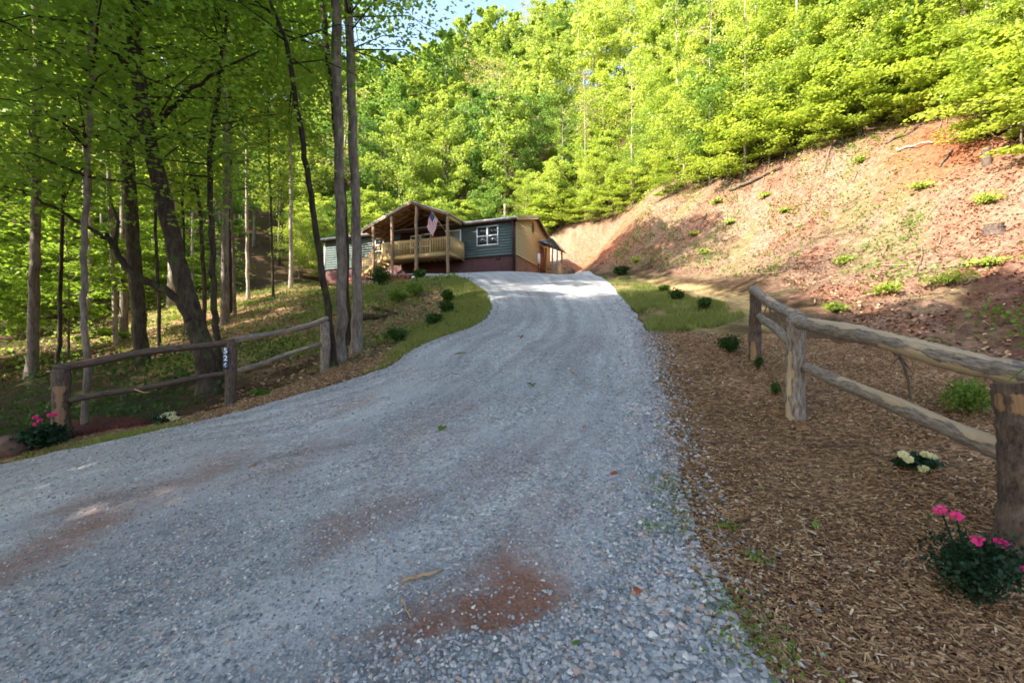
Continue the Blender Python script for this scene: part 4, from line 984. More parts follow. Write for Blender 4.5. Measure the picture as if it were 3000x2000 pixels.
def rail_run(p0, p1, z0a, z0b, zta, ztb, step=.135, bw=.045):
    p0 = np.array(p0, float); p1 = np.array(p1, float); L = np.linalg.norm(p1-p0); d = (p1-p0)/L
    m = MB(); m.beam((*p0, zta), (*p1, ztb), .13, .04); m.build('top_rail', M['lumber'], railing)
    m = MB(); m.beam((*p0, zta-.075), (*p1, ztb-.075), .04, .09); m.build('sub_rail', M['lumber'], railing)
    m = MB(); m.beam((*p0, z0a), (*p1, z0b), .04, .09); m.build('bottom_rail', M['lumber'], railing)
    for i in range(int(L/step)):
        f = (i+.5)*step/L; p = p0+d*L*f; off = np.array([-d[1], d[0]])*(-.042)
        p = p-off*(-1)
        za = z0a+(z0b-z0a)*f-.04; zb = zta+(ztb-zta)*f-.03
        m = MB(); m.box(p[0]-bw/2, p[0]+bw/2, p[1]-bw/2, p[1]+bw/2, za, zb); m.build('baluster', M['lumber'], railing)
rail_run((DX0, DY), (DX1, DY), DZ+.0, DZ+.0, DZ+1.02, DZ+1.02)
rail_run((DX1, DY), (DX1, -.1), DZ+.0, DZ+.0, DZ+1.02, DZ+1.02)
SX, SZ = -11.75, .12   # foot of the stair
rail_run((SX, DY), (DX0-.1, DY), SZ+.15, DZ+.0, SZ+1.05, DZ+1.0)
rail_run((SX, DY+1.15), (DX0-.1, DY+1.15), SZ+.15, DZ+.0, SZ+1.05, DZ+1.0)
for xx_, yy_, zb, zt in ((DX0-.02, DY, 1.2, DZ+1.0), (DX0-.02, DY+1.15, 1.2, DZ+1.0), (SX, DY, -.3, SZ+1.03), (SX, DY+1.15, -.3, SZ+1.03), (DX1, -.08, 1.15, DZ+1.0)):
    box('newel_post', xx_-.05, xx_+.05, yy_-.05, yy_+.05, zb, zt, M['lumber'], railing)
stair = empty('staircase', (0, 0, 0), 0, house)
ns = 7
for i in range(ns):
    f = (i+.5)/ns; xx_ = DX0-.05-(DX0-SX)*(i+1)/ns; zz_ = DZ-(DZ-SZ)*(i+1)/ns
    box('tread', xx_, xx_+.31, DY+.02, DY+1.12, zz_, zz_+.04, M['lumber'], stair)
for yy_ in (DY-.02, DY+1.15):
    m = MB(); m.beam((SX, yy_, SZ-.05), (DX0-.03, yy_, DZ-.15), .045, .28); m.build('stringer', M['lumber'], stair)
# log posts
def lpost(name, x_, y_, z0, z1, r_, par, mat='post_wood', seed=1):
    m = MB(); g = np.random.default_rng(seed); k = 9; zz = np.linspace(z0, z1, k); w_ = g.normal(0, .012, (k, 2))
    m.tube(np.c_[x_+w_[:, 0], y_+w_[:, 1], zz], r_*(1+.06*g.normal(size=k)), 12, seed, .04); return m.build(name, M[mat], par, True)
for i, (px, zt) in enumerate(((-4.12, 3.9), (-6.65, 4.95), (-8.75, 4.35), (-10.35, 3.8))):
    lpost('porch_post', px, DY-.13 if i < 3 else DY-.16, -1.0 if i > 1 else -.4, zt, .115, house, seed=20+i)
# porch roof
pr = empty('porch_roof', (0, 0, 0), 0, house)
PX, PZ, PY0, PY1 = -7.0, 5.15, DY-.32, 4.1
for x1_, z1_ in ((-4.0, 4.0), (-11.45, 3.52)):
    s_ = 1 if x1_ > PX else -1
    m = MB(); m.prism([(PX, PZ), (x1_, z1_), (x1_, z1_+.06), (PX, PZ+.06)], 'y', PY0, PY1); m.build('roof_slope', M['metal_roof'], pr)
    m = MB(); m.prism([(PX, PZ-.15), (x1_, z1_-.15), (x1_, z1_-.006), (PX, PZ-.006)], 'y', PY0+.002, PY0+.04); m.build('rake_board', M['lumber_dark'], pr)
    L = math.hypot(x1_-PX, z1_-PZ); n_ = int(L/.62)
    for k in range(n_+1):    # purlins running front to back under the metal
        f = min(.985, (k+.15)/n_); xx_ = PX+(x1_-PX)*f; zz_ = PZ+(z1_-PZ)*f
        m = MB(); m.beam((xx_, PY0+.045, zz_-.04), (xx_, -.02, zz_-.04), .14, .035); m.build('purlin', M['lumber'], pr)
    for yy_ in (DY-.12, -1.45, -.75, -.05):
        m = MB(); m.beam((PX, yy_, PZ-.16), (x1_-.1*s_, yy_, z1_-.14), .055, .17); m.build('rafter', M['lumber_dark'], pr)
    for k in range(int((PY1-PY0-2)/.2)):
        y_a = PY0+.05+k*.2
        if y_a > -.1: break
        m = MB(); m.prism([(PX, PZ-.022), (x1_, z1_-.022), (x1_, z1_-.004), (PX, PZ-.004)], 'y', y_a, y_a+.185); m.build('roof_plank', M['lumber_dark'], pr)
m = MB(); m.beam((PX, DY-.12, 4.92), (PX, 0, 4.92), .08, .22); m.build('ridge_beam', M['lumber_dark'], pr)
m = MB(); m.beam((-4.1, DY-.13, 3.80), (-4.1, -.02, 3.80), .1, .2); m.build('side_beam', M['lumber'], pr)
m = MB(); m.beam((-10.35, DY-.13, 3.70), (-10.35, -.02, 3.70), .1, .2); m.build('side_beam', M['lumber_dark'], pr)
# gable wall above the eave inside the porch and the low scissor brace
m = MB(); m.prism([(-10.2, 3.9), (-4.3, 3.9), (PX, PZ-.1)], 'y', -.0, .06); m.build('porch_gable', M['maroon'], pr)
m = MB(); m.beam((-6.7, -1.4, 4.5), (-4.3, -1.4, 3.72), .05, .14); m.build('brace', M['lumber_dark'], pr)
# side porch at the back
sp_ = empty('side_porch', (0, 0, 0), 0, house)
for i in range(9):
    y_ = 5.15+i*.2; 
    m = MB(); m.prism([(.03, 3.40), (1.2, 3.46), (1.2, 3.48), (.03, 3.42)], 'y', y_, y_+.18); m.build('roof_plank', M['lumber_dark'], sp_)
    m = MB(); m.prism([(1.202, 3.46), (1.85, 2.6), (1.85, 2.62), (1.202, 3.48)], 'y', y_, y_+.18); m.build('roof_plank', M['lumber_dark'], sp_)
m = MB(); m.prism([(.03, 3.43), (1.2, 3.49), (1.87, 2.63), (1.89, 2.66), (1.2, 3.53), (.03, 3.465)], 'y', 5.1, 6.95); m.build('roof_sheet', M['metal_roof'], sp_)
for x_, y_ in ((1.15, 5.25), (1.55, 5.25), (1.5, 6.8), (.12, 6.8)): lpost('porch_post', x_, y_, -.6, 3.2 if x_ < 1.3 else 2.85, .07, sp_, seed=int(x_*90+y_))
box('deck_board', .03, 1.7, 5.2, 6.9, .55, .62, M['lumber'], sp_)
for z_ in (.78, 1.45): 
    m = MB(); m.beam((.1, 6.8, z_), (1.5, 6.8, z_), .05, .09); m.build('rail', M['lumber'], sp_)
for i in range(10):
    m = MB(); m.box(.2+i*.14, .24+i*.14, 6.78, 6.82, .78, 1.43); m.build('baluster', M['lumber'], sp_)
m = MB(); m.box(1.56, 1.9, 5.2, 5.24, .3, 1.5); m.build('side_panel', M['lumber'], sp_)
m = MB(); m.beam((1.6, 5.2, 1.5), (2.3, 5.3, 1.15), .12, .05); m.build('rail', M['lumber'], sp_)
box('wall_opening', .03, .05, 5.6, 6.6, 1.0, 3.1, M['foundation_side'], sp_)
mt_ = box('meter_box', .03, .20, 4.75, 5.10, 1.55, 2.35, M['white_trim'], house)
m = MB(); m.tube([(.1,4.92,1.55),(.1,4.92,.0)], .04, 8); m.build('conduit', M['trim'], house, True)
# flag
fl = empty('flag', hw(-4.45, DY-.2, 2.95), HR); tag(fl, 'small striped flag with blue starred corner on a slanting pole at the porch post', 'flag')
m = MB(); m.tube([(.25,.02,-.25),(-.65,-.55,1.25)], .018, 8); m.build('flag_pole', M['lumber'], fl, True)
m = MB(); m.tube([(.27,.04,-.28),(.20,.0,-.16)], .035, 8); m.build('bracket', M['white_trim'], fl, True)
fm = {}
for nm_, c_ in (('flag_red', (.45, .03, .06)), ('flag_white', (.72, .70, .74)), ('flag_blue', (.03, .045, .16))): fm[nm_] = mat_simple(nm_, c_, .8, .04, 8, .02)
# cloth hangs from the upper part of the pole: hoist edge along the pole, fly drooping down
def fpt(s_, t_):   # s along hoist 0..1 (top->bottom), t along fly 0..1
    top = np.array([-.62,-.53,1.20]); bot = np.array([-.22,-.28,.52])
    h_ = top*(1-s_)+bot*s_
    fold = .05*math.sin(t_*9+s_*4)*(t_)
    return h_+np.array([-.36*t_+.10*s_*t_*0, -.05*t_+fold, -1.02*t_-.10*t_*s_])+np.array([fold*.6, 0, 0])
NS_, NT_ = 13, 18
def flag_piece(nm_, s0, s1, t0, t1, mt, dy=0.0):
    V = []; ns_ = 3; nt2 = NT_
    for i in range(ns_):
        for j in range(nt2):
            p = fpt(s0+(s1-s0)*i/(ns_-1), t0+(t1-t0)*j/(nt2-1)); V.append(p+np.array([0, dy, 0]))
    Qs = [(i*nt2+j, i*nt2+j+1, (i+1)*nt2+j+1, (i+1)*nt2+j) for i in range(ns_-1) for j in range(nt2-1)]
    o = link(nm_, raw_mesh(nm_, np.array(V), np.array(Qs), fm[mt], True), fl)
    sm_ = o.modifiers.new('solid', 'SOLIDIFY'); sm_.thickness = .006; return o
for i in range(13):
    flag_piece('stripe', i/13, (i+1)/13, .0 if i > 6 else .4, 1, 'flag_red' if i % 2 == 0 else 'flag_white')
can = flag_piece('canton', 0, 7/13, 0, .4, 'flag_blue')
for r_ in range(5):
    for c_ in range(6):
        p = fpt((r_+.5)/5*7/13, (c_+.5)/6*.4); m = MB(); 
        st = [(.016*math.cos(q*math.pi/5+.31)*(1 if q % 2 == 0 else .4), .016*math.sin(q*math.pi/5+.31)*(1 if q % 2 == 0 else .4)) for q in range(10)]
        m.prism([(p[0]+a_, p[2]+b_) for a_, b_ in st], 'y', p[1]-.012, p[1]+.012); m.build('star', fm['flag_white'], can)
# retaining wall of red blocks at the lip of the yard
rw = empty('retaining_wall', (0, 0, 0)); tag(rw, 'low red brown retaining wall below the porch, behind the two shrubs', 'retaining wall')
pa, pb = W(1130, 806, 30.2), W(1212, 806, 30.2)
for r_ in range(3):
    for i in range(6):
        f0 = (i+(r_ % 2)*.4)/6.5; f1 = f0+.9/6.5; p0 = pa.lerp(pb, f0); p1 = pa.lerp(pb, f1)
        m = MB(); zt = pa.z-.02-r_*.21; m.beam((p0.x, p0.y, zt-.1), (p1.x, p1.y, zt-.1), .3, .19); m.build('wall_block', M['red_brick'], rw)
m = MB(); m.beam((pa.x-.1, pa.y, pa.z+.012), (pb.x+.1, pb.y, pb.z+.012), .36, .05); m.build('coping', M['stone'], rw)
sf = empty('stair_plinth', hw(-11.9, DY+.4, -.05), HR); tag(sf, 'red clay block under the foot of the porch stairs', 'plinth')
m = MB(); m.box(-.7, .7, -.7, .7, -1.0, .12); m.build('block', M['red_brick'], sf)

# ------------------------------------------------------------------ fences
def flog(name, p0, p1, r0, r1, par, mat='log', seed=1, peel=(0, 0), n_=40, seg=20, bend=.02, twist=0.0, peel_bias=0.0):
    """bark log with peeled strips; peel = list of (t0,t1,angle centre,half width)"""
    p0 = np.array(tuple(p0)); p1 = np.array(tuple(p1)); g = np.random.default_rng(seed)
    n_ *= 3; seg = 30; t = np.linspace(0, 1, n_); L = np.linalg.norm(p1-p0)
    w1 = sum(g.normal(0, bend/(k+1), 3)[None]*np.sin(np.pi*(k+1)*t)[:, None] for k in range(3))
    pts = p0*(1-t)[:, None]+p1*t[:, None]+w1
    n_r = g.normal(size=n_); n_r = (n_r+np.roll(n_r, 1)+np.roll(n_r, 2))/2; rad = (r0+(r1-r0)*t)*(1+.05*np.sin(t*L*7+seed)+.025*n_r)
    an = np.arange(seg)/seg*2*np.pi
    pe = np.zeros((n_, seg))
    for (t0, t1, ac, hw_) in peel if peel and isinstance(peel[0], (tuple, list)) else []:
        da = np.abs((an-ac+np.pi) % (2*np.pi)-np.pi)[None]
        ed = np.clip((t-t0)/.03, 0, 1)*np.clip((t1-t)/.03, 0, 1)
        ww = hw_*(1+.35*np.sin(t*17+seed)+.25*np.sin(t*41+seed*2)+.06*g.normal(size=n_))
        pe = np.maximum(pe, ed[:, None]*np.clip((ww[:, None]-da)/.35+.5, 0, 1))
    m = MB(); m.tube(pts, rad, seg, seed, .022, True, a=pe)
    o = m.build(name, M[mat], par, True, 'peel')
    co = np.stack([np.cos(an)[None]*np.ones((n_, 1)), np.sin(an)[None]*np.ones((n_, 1)), (t*L)[:, None]*np.ones(seg)], -1).reshape(-1, 3)+seed*3.1
    co = np.r_[co, np.full((2, 3), seed*3.1)]; at_ = o.data.attributes.new('logco', 'FLOAT_VECTOR', 'POINT'); at_.data.foreach_set('vector', co.astype(np.float32).ravel())
    return o
PA, PB, PC = W(177,1282,6.7), W(676,1177,7.5), W(951,1083,9.1)
lf = empty('log_fence', (PB.x, PB.y, PB.z)); tag(lf, 'rustic two rail log fence with house number on the left of the driveway', 'fence')
def rel(v, o): return Vector(v)-o
def fpost(F, base, top, r_, seed, mat='log', peel=None):
    b = Vector(base); g0 = hz(b.x, b.y); return flog('post', (b.x-F.x, b.y-F.y, min(b.z, g0)-.12-F.z), (b.x-F.x+.01, b.y-F.y, top-F.z), r_*1.06, r_, lfp, mat, seed, peel or [(.1, .5, 4.5, .35)], 24, 18, .008)
F = PB.copy(); lfp = lf
tA, tB, tC = W(177,1082,6.7).z, W(676,1003,7.5).z, W(951,942,9.1).z
pA = fpost(F, PA, tA, .105, 1, 'log_dark', [(.15, .8, 2.6, .5)]); pB = fpost(F, PB, tB, .082, 2, 'log_dark', [(.3, .6, 4.6, .3)]); pC = fpost(F, PC, tC, .085, 3, 'log', [(.4, 1, 4.2, .4), (.0, .3, 5, .3)])
flog('rail', W(160,1080,6.7)-F, W(690,1000,7.5)-F, .06, .05, lf, 'log_dark', 4, [(.1, .25, 1.2, .3), (.5, .62, 1.5, .3)], 60)
flog('rail', W(205,1172,6.7)-F, W(668,1092,7.5)-F, .045, .038, lf, 'log_dark', 5, [(.4, .5, 1.6, .4)], 60, bend=.03)
flog('rail', W(680,998,7.5)-F, W(958,932,9.1)-F, .052, .045, lf, 'log', 6, [(.0, .75, 4.9, .9), (.55, .98, 1.3, .5)], 60)
flog('rail', W(684,1088,7.5)-F, W(945,1004,9.1)-F, .038, .04, lf, 'log', 7, [(.02, .4, 5.2, .9), (.5, .8, .8, .5)], 50, bend=.03)
m = MB(); m.tube([tuple(W(395,1140,6.95)-F), tuple(W(425,1150,6.9)-F), tuple(W(438,1148,6.85)-F)], [.012, .008, .003], 5); m.build('bark_strip', M['lumber'], lf)
# house number 5 2 6 as raised digits on small dark tiles
dig_blue = mat_simple('number_plate', (.03, .045, .085), .35, .05); dig_white = mat_simple('number_white', (.72, .78, .85), .4, .02)
for i, (ch, vv) in enumerate((('5', 1028), ('2', 1049), ('6', 1070))):
    c = W(673, vv, 7.5); c.y -= .092; c = c-F
    pl = box('number_plate', c.x-.048, c.x+.048, c.y-.012, c.y-.004, c.z-.058, c.z+.058, dig_blue, lf)
    cu = bpy.data.curves.new('digit', 'FONT'); cu.body = ch; cu.size = .125; cu.align_x = 'CENTER'; cu.align_y = 'CENTER'; cu.extrude = .003; cu.offset = .0035
    to = bpy.data.objects.new('digit_src', cu); col.objects.link(to)
    dg = bpy.context.evaluated_depsgraph_get(); dg.update(); mm = bpy.data.meshes.new_from_object(to.evaluated_get(dg)); mm.name = 'digit'
    bpy.data.objects.remove(to); mm.materials.clear(); mm.materials.append(dig_white)
    o = link('digit', mm, pl, (c.x, c.y-.0165, c.z)); o.rotation_euler = (R(90), 0, 0)
# right fence
Q1, Q2, Q3 = W(2212,1048,6.5), W(2330,1226,4.8), W(3010,1700,2.45)
rf = empty('log_fence', tuple(Q2)); tag(rf, 'rustic two rail log fence with peeled rails standing in the right mulch bed', 'fence')
F = Q2.copy(); lfp = rf
fpost(F, Q1, W(2212,850,6.5).z, .078, 11, 'log_dark', [(.05, .35, 3.9, .4)])
fpost(F, Q2, W(2330,945,4.8).z, .088, 12, 'log', [(.1, .42, 4.5, .32), (.3, .75, 4.3, .30), (.0, .16, 4.1, .25)])
fpost(F, Q3, W(3010,1118,2.45).z, .145, 13, 'log_dark', [(.97, 1, 0, 3), (.84, .98, 4.3, .2), (.66, .97, 3.7, .18), (.85, .98, 4.9, .2)])
flog('rail', W(2205,848,6.55)-F, W(2345,935,4.78)-F, .056, .06, rf, 'log', 14, [(.35, .5, 1.4, .4), (.7, .85, 1.3, .4)], 50, bend=.03)
flog('rail', W(2322,938,4.85)-F, W(3035,1105,2.62)-F, .066, .078, rf, 'log', 15, [(.12, .97, 1.2, .55), (.3, .62, 2.6, .8), (.52, 1, 5.6, .6), (.5, 1, 4.4, .5)], 80, bend=.02)
flog('rail', W(2225,925,6.45)-F, W(2325,1010,4.85)-F, .048, .052, rf, 'log', 16, [(.3, .5, 1.5, .3)], 40, bend=.03)
flog('rail', W(2350,1070,4.8)-F, W(2990,1340,2.5)-F, .052, .062, rf, 'log', 17, [(.26, .99, 1.5, .85), (.55, .95, 4.0, .35)], 80, bend=.03)
for pth, r_ in (([(2235,870,6.4),(2255,905,6.2),(2262,930,6.0),(2270,945,5.7)], .012), ([(2260,880,6.0),(2272,905,5.9),(2285,955,5.5)], .013), ([(2240,865,6.3),(2248,890,6.3),(2240,915,6.4)], .008),
                ([(2600,1015,3.6),(2640,1050,3.55),(2660,1110,3.5),(2668,1170,3.5)], .012), ([(2640,1050,3.55),(2672,1090,3.5)], .007), ([(2640,1040,3.55),(2610,1070,3.5)], .006)):
    m = MB(); m.tube([tuple(W(*q)-F) for q in pth], [r_, r_*.9, r_*.8, r_*.6][:len(pth)] if len(pth) > 2 else [r_, r_*.5], 6, 3, .08); m.build('twig', M['log_dark'] if False else M['bark_mid'], rf, True)

# ------------------------------------------------------------------ shrubs and flowers
def shrub(name, loc, r_, h_, n_, size, mat, label, cat, seed, squash=1.0, stems=5, group=None, up=.35):
    g = np.random.default_rng(seed); e = empty(name, loc); tag(e, label, cat, group)
    m = MB()
    for i in range(stems):
        a_ = i*6.28/stems+g.uniform(-.4, .4); q = g.uniform(.4, .8)
        m.tube([(0,0,-.03),(math.cos(a_)*r_*.3*q, math.sin(a_)*r_*.3*q, h_*.4), (math.cos(a_)*r_*q, math.sin(a_)*r_*q, h_*.85)], [.012*h_/.4, .008*h_/.4, .003], 5, cap=False)
    m.build('stem', M['bark_dark'], e)
    nc = 26; cc = g.normal(size=(nc, 3)); cc /= np.linalg.norm(cc, axis=1)[:, None]; cc *= g.uniform(.35, .95, nc)[:, None]
    C = []
    for c in cc:
        k = max(6, n_//nc); p = g.normal(0, .24, (k, 3)); C.append(c*.8+p)
    C = np.concatenate(C)*np.array([r_, r_, h_*.5])*(1.0 if name != 'seedling' else g.uniform(.8, 1.5, 3))*(1 if name != 'seedling' else g.uniform(.4, 1.5, (nc*max(6, n_//nc), 1)))+np.array([0, 0, h_*.52]); C[:, 2] = np.maximum(C[:, 2], .02)
    link('foliage', leaf_mesh('foliage', C, size, g, mat, up, .36), e); return e
SHR = [((2137,978), 6.9, .17, .27, 'round dark boxwood shrub next to the far post of the right fence'),
       ((2063,912), None, .20, .34, 'dark upright shrub on the lawn, middle of the row of three'),
       ((1982,884), None, .22, .40, 'bushy dark shrub on the lawn, farthest of the row of three'),
       ((1817,806), None, .38, .45, 'low green shrub where driveway, lawn and hillside meet'),
       ((1945,858), None, .22, .28, 'small pale green shrub behind the row of dark shrubs'),
       ((1229,815), None, .40, .62, 'bushy shrub at the top of the bank by the porch posts'),
       ((1112,838), None, .50, .95, 'tall shrub below the foot of the porch stairs'),
       ((1310,884), None, .22, .42, 'small conical shrub on the bank, upper one near gravel edge'),
       ((1310,915), None, .24, .40, 'round dark shrub on the bank directly below the conical one'),
       ((1270,952), None, .22, .34, 'round dark shrub on the grass slope nearest the driveway bend'),
       ((1160,1005), None, .28, .34, 'spreading dark shrub lowest on the bank beside the grey trunks'),
       ((1166,885), None, .5, .5, 'wide leafy shrub in the middle of the bank'),
       ((1215,862), None, .4, .5, 'leafy shrub on the bank above the middle one'),
       ((2222,1080), None, .07, .19, 'tiny feathery evergreen seedling at the foot of the far fence post'),
       ((2272,1160), None, .065, .17, 'tiny feathery evergreen seedling left of the middle fence post'),
       ((2840,1225), None, .26, .32, 'bright green leafy plant behind the right lower rail'),
       ((762,1165), None, .14, .12, 'low green clump on the mulch between left fence posts'),
       ]
for i, (uv, Yd, r_, h_, lb) in enumerate(SHR):
    p = G(*uv) if Yd is None else None
    if p is None: q = W(uv[0], uv[1], Yd); p = Vector((q.x, q.y, hz(q.x, q.y)))
    y_ = p.y; big = 'leafy' in lb or 'pale' in lb or 'clump' in lb
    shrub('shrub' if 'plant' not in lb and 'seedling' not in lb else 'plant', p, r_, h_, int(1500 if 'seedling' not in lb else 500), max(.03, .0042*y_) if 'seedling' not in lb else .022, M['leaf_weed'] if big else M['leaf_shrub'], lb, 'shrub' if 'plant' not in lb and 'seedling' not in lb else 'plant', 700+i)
# weeds one can tell apart on the hillside
HWD = [(2520,470,.45),(2240,585,.35),(2300,622,.22),(2480,750,.35),(2100,600,.3),(2890,600,.4),(2700,560,.3),(2600,860,.35),(2450,905,.25),(2780,820,.4),(1860,770,.3),(2030,690,.25),(2060,740,.25),(2900,760,.35),(2140,655,.2)]
for i, (u, v, s) in enumerate(HWD):
    p = G(u, v); shrub('seedling', p, s, s*.8, 300, .10, M['leaf_mid'], 'small bright green seedling growing on the bare hillside', 'seedling', 800+i, group='green seedlings dotted over the hillside')
def flowers(e, pts, r_, mat, n_, size, seed, nm='blossom'):
    g = np.random.default_rng(seed)
    for i, p in enumerate(pts):
        C = g.normal(0, 1, (n_, 3)); C /= np.linalg.norm(C, axis=1)[:, None]; C *= r_*g.uniform(.5, 1, n_)[:, None]; C[:, 2] *= .7
        o = link(nm, leaf_mesh(nm, C, size, g, mat, .3, .45), e); o.location = p
# pink rose bush, right foreground
def rose_bush(loc, r_, h_, flw, label, seed, nl=2600, ls=.03, fr=.032):
    e = shrub('rose_bush', loc, r_, h_, nl, ls, M['leaf_rose'], label, 'rose bush', seed)
    for p in flw:
        m = MB(); q = Vector(p); m.tube([(q.x*.4, q.y*.4, h_*.45), (q.x*.9, q.y*.9, q.z-.05), tuple(q)], [.005, .004, .003], 5, cap=False); m.build('flower_stem', M['leaf_rose'], e)
    flowers(e, flw, fr, M['petal_pink'], 34, fr*.9, seed+1); return e
rb = G(2868, 1772); rb.x = max(rb.x, 1.0)
def relp(u, v, Yd, o): return tuple(W(u, v, Yd)-o)
rose_bush(rb, .20, .34, [relp(2757,1494,rb.y-.02,rb), relp(2800,1509,rb.y-.04,rb), relp(2865,1583,rb.y-.08,rb), relp(2935,1590,rb.y-.05,rb), relp(2993,1666,rb.y-.08,rb)], 'dark leaved rose bush with pink blossoms in the right foreground', 900, 2600, .024, .026)
la = G(140, 1312)
rose_bush(la, .26, .36, [relp(103,1222,la.y,la), relp(148,1216,la.y,la), relp(162,1214,la.y,la), relp(118,1230,la.y,la), relp(104,1242,la.y,la), relp(75,1268,la.y-.1,la)], 'rose bush with pink blossoms beside the leftmost fence post', 910, 1600, .05, .035)
def hydrangea(loc, r_, h_, fl_, label, seed, fr=.05):
    e = shrub('hydrangea', loc, r_, h_, 240, .085 if r_ > .15 else .075, M['leaf_rose'], label, 'hydrangea', seed, up=.6); flowers(e, fl_, fr, M['petal_white'], 150, .024, seed+1); return e
hb = G(2680, 1392)
hydrangea(hb, .12, .13, [relp(2645,1330,hb.y-.05,hb), relp(2662,1345,hb.y-.08,hb), relp(2712,1330,hb.y-.04,hb), relp(2705,1372,hb.y-.1,hb), relp(2730,1338,hb.y+.02,hb)], 'low hydrangea with creamy white flower heads right of the lower rail', 920, .034)
hb = G(490, 1238)
hydrangea(hb, .16, .14, [relp(478,1222,hb.y-.05,hb), relp(500,1214,hb.y,hb), relp(508,1224,hb.y-.06,hb), relp(490,1218,hb.y-.02,hb)], 'low hydrangea with creamy white flower heads behind left mulch strip', 930, .07)
# broad leaves reaching in at the right edge
bl = empty('branch_of_leaves', tuple(W(3060,1080,2.3))); tag(bl, 'green leafy twig with broad leaves hanging over the nearest right fence post', 'leafy twig')
def bigleaf(p0, p1, wd, par, seed):
    p0 = np.array(tuple(p0)); p1 = np.array(tuple(p1)); d = p1-p0; L = np.linalg.norm(d); d /= L; s_ = np.cross(d, [0, .6, .8]); s_ /= np.linalg.norm(s_); nn = np.cross(s_, d)
    V = []; n_ = 12
    for i in range(n_+1):
        t = i/n_; w_ = wd*math.sin(math.pi*min(1, t*1.0)**.8)*(1-.2*t)+.001
        c = p0+d*L*t-nn*.12*L*t*t; V += [tuple(c-s_*w_+nn*.2*w_), tuple(c), tuple(c+s_*w_+nn*.2*w_)]
    Qs = [(i*3+j, i*3+j+1, i*3+j+4, i*3+j+3) for i in range(n_) for j in (0, 1)]
    me = raw_mesh('leaf', np.array(V), np.array(Qs), M['leaf_weed'], True, {'tint': ('FACE', 'FLOAT', np.full(len(Qs), .15+.2*(seed % 3)))})
    return link('leaf', me, par)
o_ = W(3060,1080,2.3)
bigleaf(W(3050,1055,2.3)-o_, W(2925,1112,2.25)-o_, .035, bl, 1); bigleaf(W(3050,1000,2.3)-o_, W(2955,1007,2.3)-o_, .018, bl, 2); bigleaf(W(3070,1090,2.25)-o_, W(2985,1130,2.2)-o_, .03, bl, 3)
m = MB(); m.tube([tuple(W(3180,1020,2.4)-o_), tuple(W(3090,1050,2.3)-o_), tuple(W(3048,1054,2.3)-o_)], [.006, .005, .003], 6); m.build('stem', M['bark_mid'], bl, True)
m = MB(); m.tube([tuple(W(3090,1050,2.3)-o_), tuple(W(3050,1000,2.3)-o_)], [.004, .002], 5); m.build('stem', M['bark_mid'], bl, True)
m = MB(); m.tube([tuple(W(3090,1055,2.3)-o_), tuple(W(3068,1090,2.25)-o_)], [.004, .002], 5); m.build('stem', M['bark_mid'], bl, True)

# ------------------------------------------------------------------ rocks, clods, logs, sticks
def rock(name, loc, sx_, sy_, sz_, mat, label, cat, seed, sink=.3):
    g = np.random.default_rng(seed)
    import bmesh
    bm = bmesh.new(); bmesh.ops.create_icosphere(bm, subdivisions=3, radius=1)
    f = mknoise(seed, [(1.5, .18), (4, .08)], 5)
    for v in bm.verts:
        n_ = float(f(v.co.x*1.3+v.co.z, v.co.y*1.3-v.co.z)); v.co *= 1+n_
        v.co.x *= sx_; v.co.y *= sy_; v.co.z *= sz_
    me = bpy.data.meshes.new(name); bm.to_mesh(me); bm.free(); me.materials.append(mat)
    o = link(name, me, None, (loc[0], loc[1], loc[2]+sz_*(1-sink*2)*.6)); o.rotation_euler = (0, 0, g.uniform(0, 6)); return tag(o, label, cat)
p = G(1865, 1735); rock('clay_clod', p, .045, .035, .028, M['clay'], 'larger dark red clay clod on the coarse gravel', 'clay clod', 31)
p = G(1798, 1388); rock('clay_clod', p, .045, .03, .018, M['clay'], 'smaller dark red clay clod further up the gravel', 'clay clod', 32)
p = G(112, 1318); p = Vector((p.x-.35, p.y, p.z)); rock('rock', p, .26, .18, .16, M['stone_dark'], 'grey rock behind the left rose bush', 'rock', 33)
q = W(1668, 806, 31.0); rock('rock', Vector((q.x, q.y, hz(q.x, q.y))), .42, .4, .5, M['stone_dark'], 'dark brown boulder at the end of the driveway by the side porch', 'rock', 34)
def ground_log(name, uv0, uv1, r_, mat, label, cat, lift=0.0, seed=1, branch=False):
    a_ = G(*uv0); b_ = G(*uv1); n_ = 14; pts = []
    for i in range(n_):
        t = i/(n_-1); x_ = a_.x*(1-t)+b_.x*t; y_ = a_.y*(1-t)+b_.y*t; pts.append((x_-a_.x+.04*math.sin(t*5+seed), y_-a_.y+.04*math.cos(t*4), hz(x_, y_)-a_.z+r_*.7+lift*t))
    e = MB(); e.tube(pts, [r_*(1-.45*i/(n_-1)) for i in range(n_)], 8, seed, .08); o = e.build(name, M[mat], None, True); o.location = a_
    return tag(o, label, cat)
ground_log('fallen_log', (2725,285), (2850,232), .09, 'bark_pale', 'pale fallen log lying out of the wood beside the upturned stump', 'log', .5, 1)
ground_log('fallen_branch', (2625,445), (2735,428), .05, 'bark_pale', 'pale branch lying level on the red clay near the tree line', 'branch', 0, 2)
ground_log('fallen_branch', (2755,490), (2785,440), .04, 'bark_mid', 'short branch lying downhill right of the pale level one', 'branch', 0, 3)
ground_log('fallen_branch', (2140,562), (2290,500), .10, 'bark_mid', 'long dark root and branch heap along the middle of the tree line', 'branch', .1, 4)
ground_log('fallen_branch', (2600,425), (2690,375), .06, 'bark_mid', 'brown branch lying just below the wood at the upper right', 'branch', 0, 5)
ground_log('fallen_log', (1060,942), (1140,930), .10, 'bark_dark', 'dark fallen log on the bank right of the grey trunks', 'log', 0, 6)
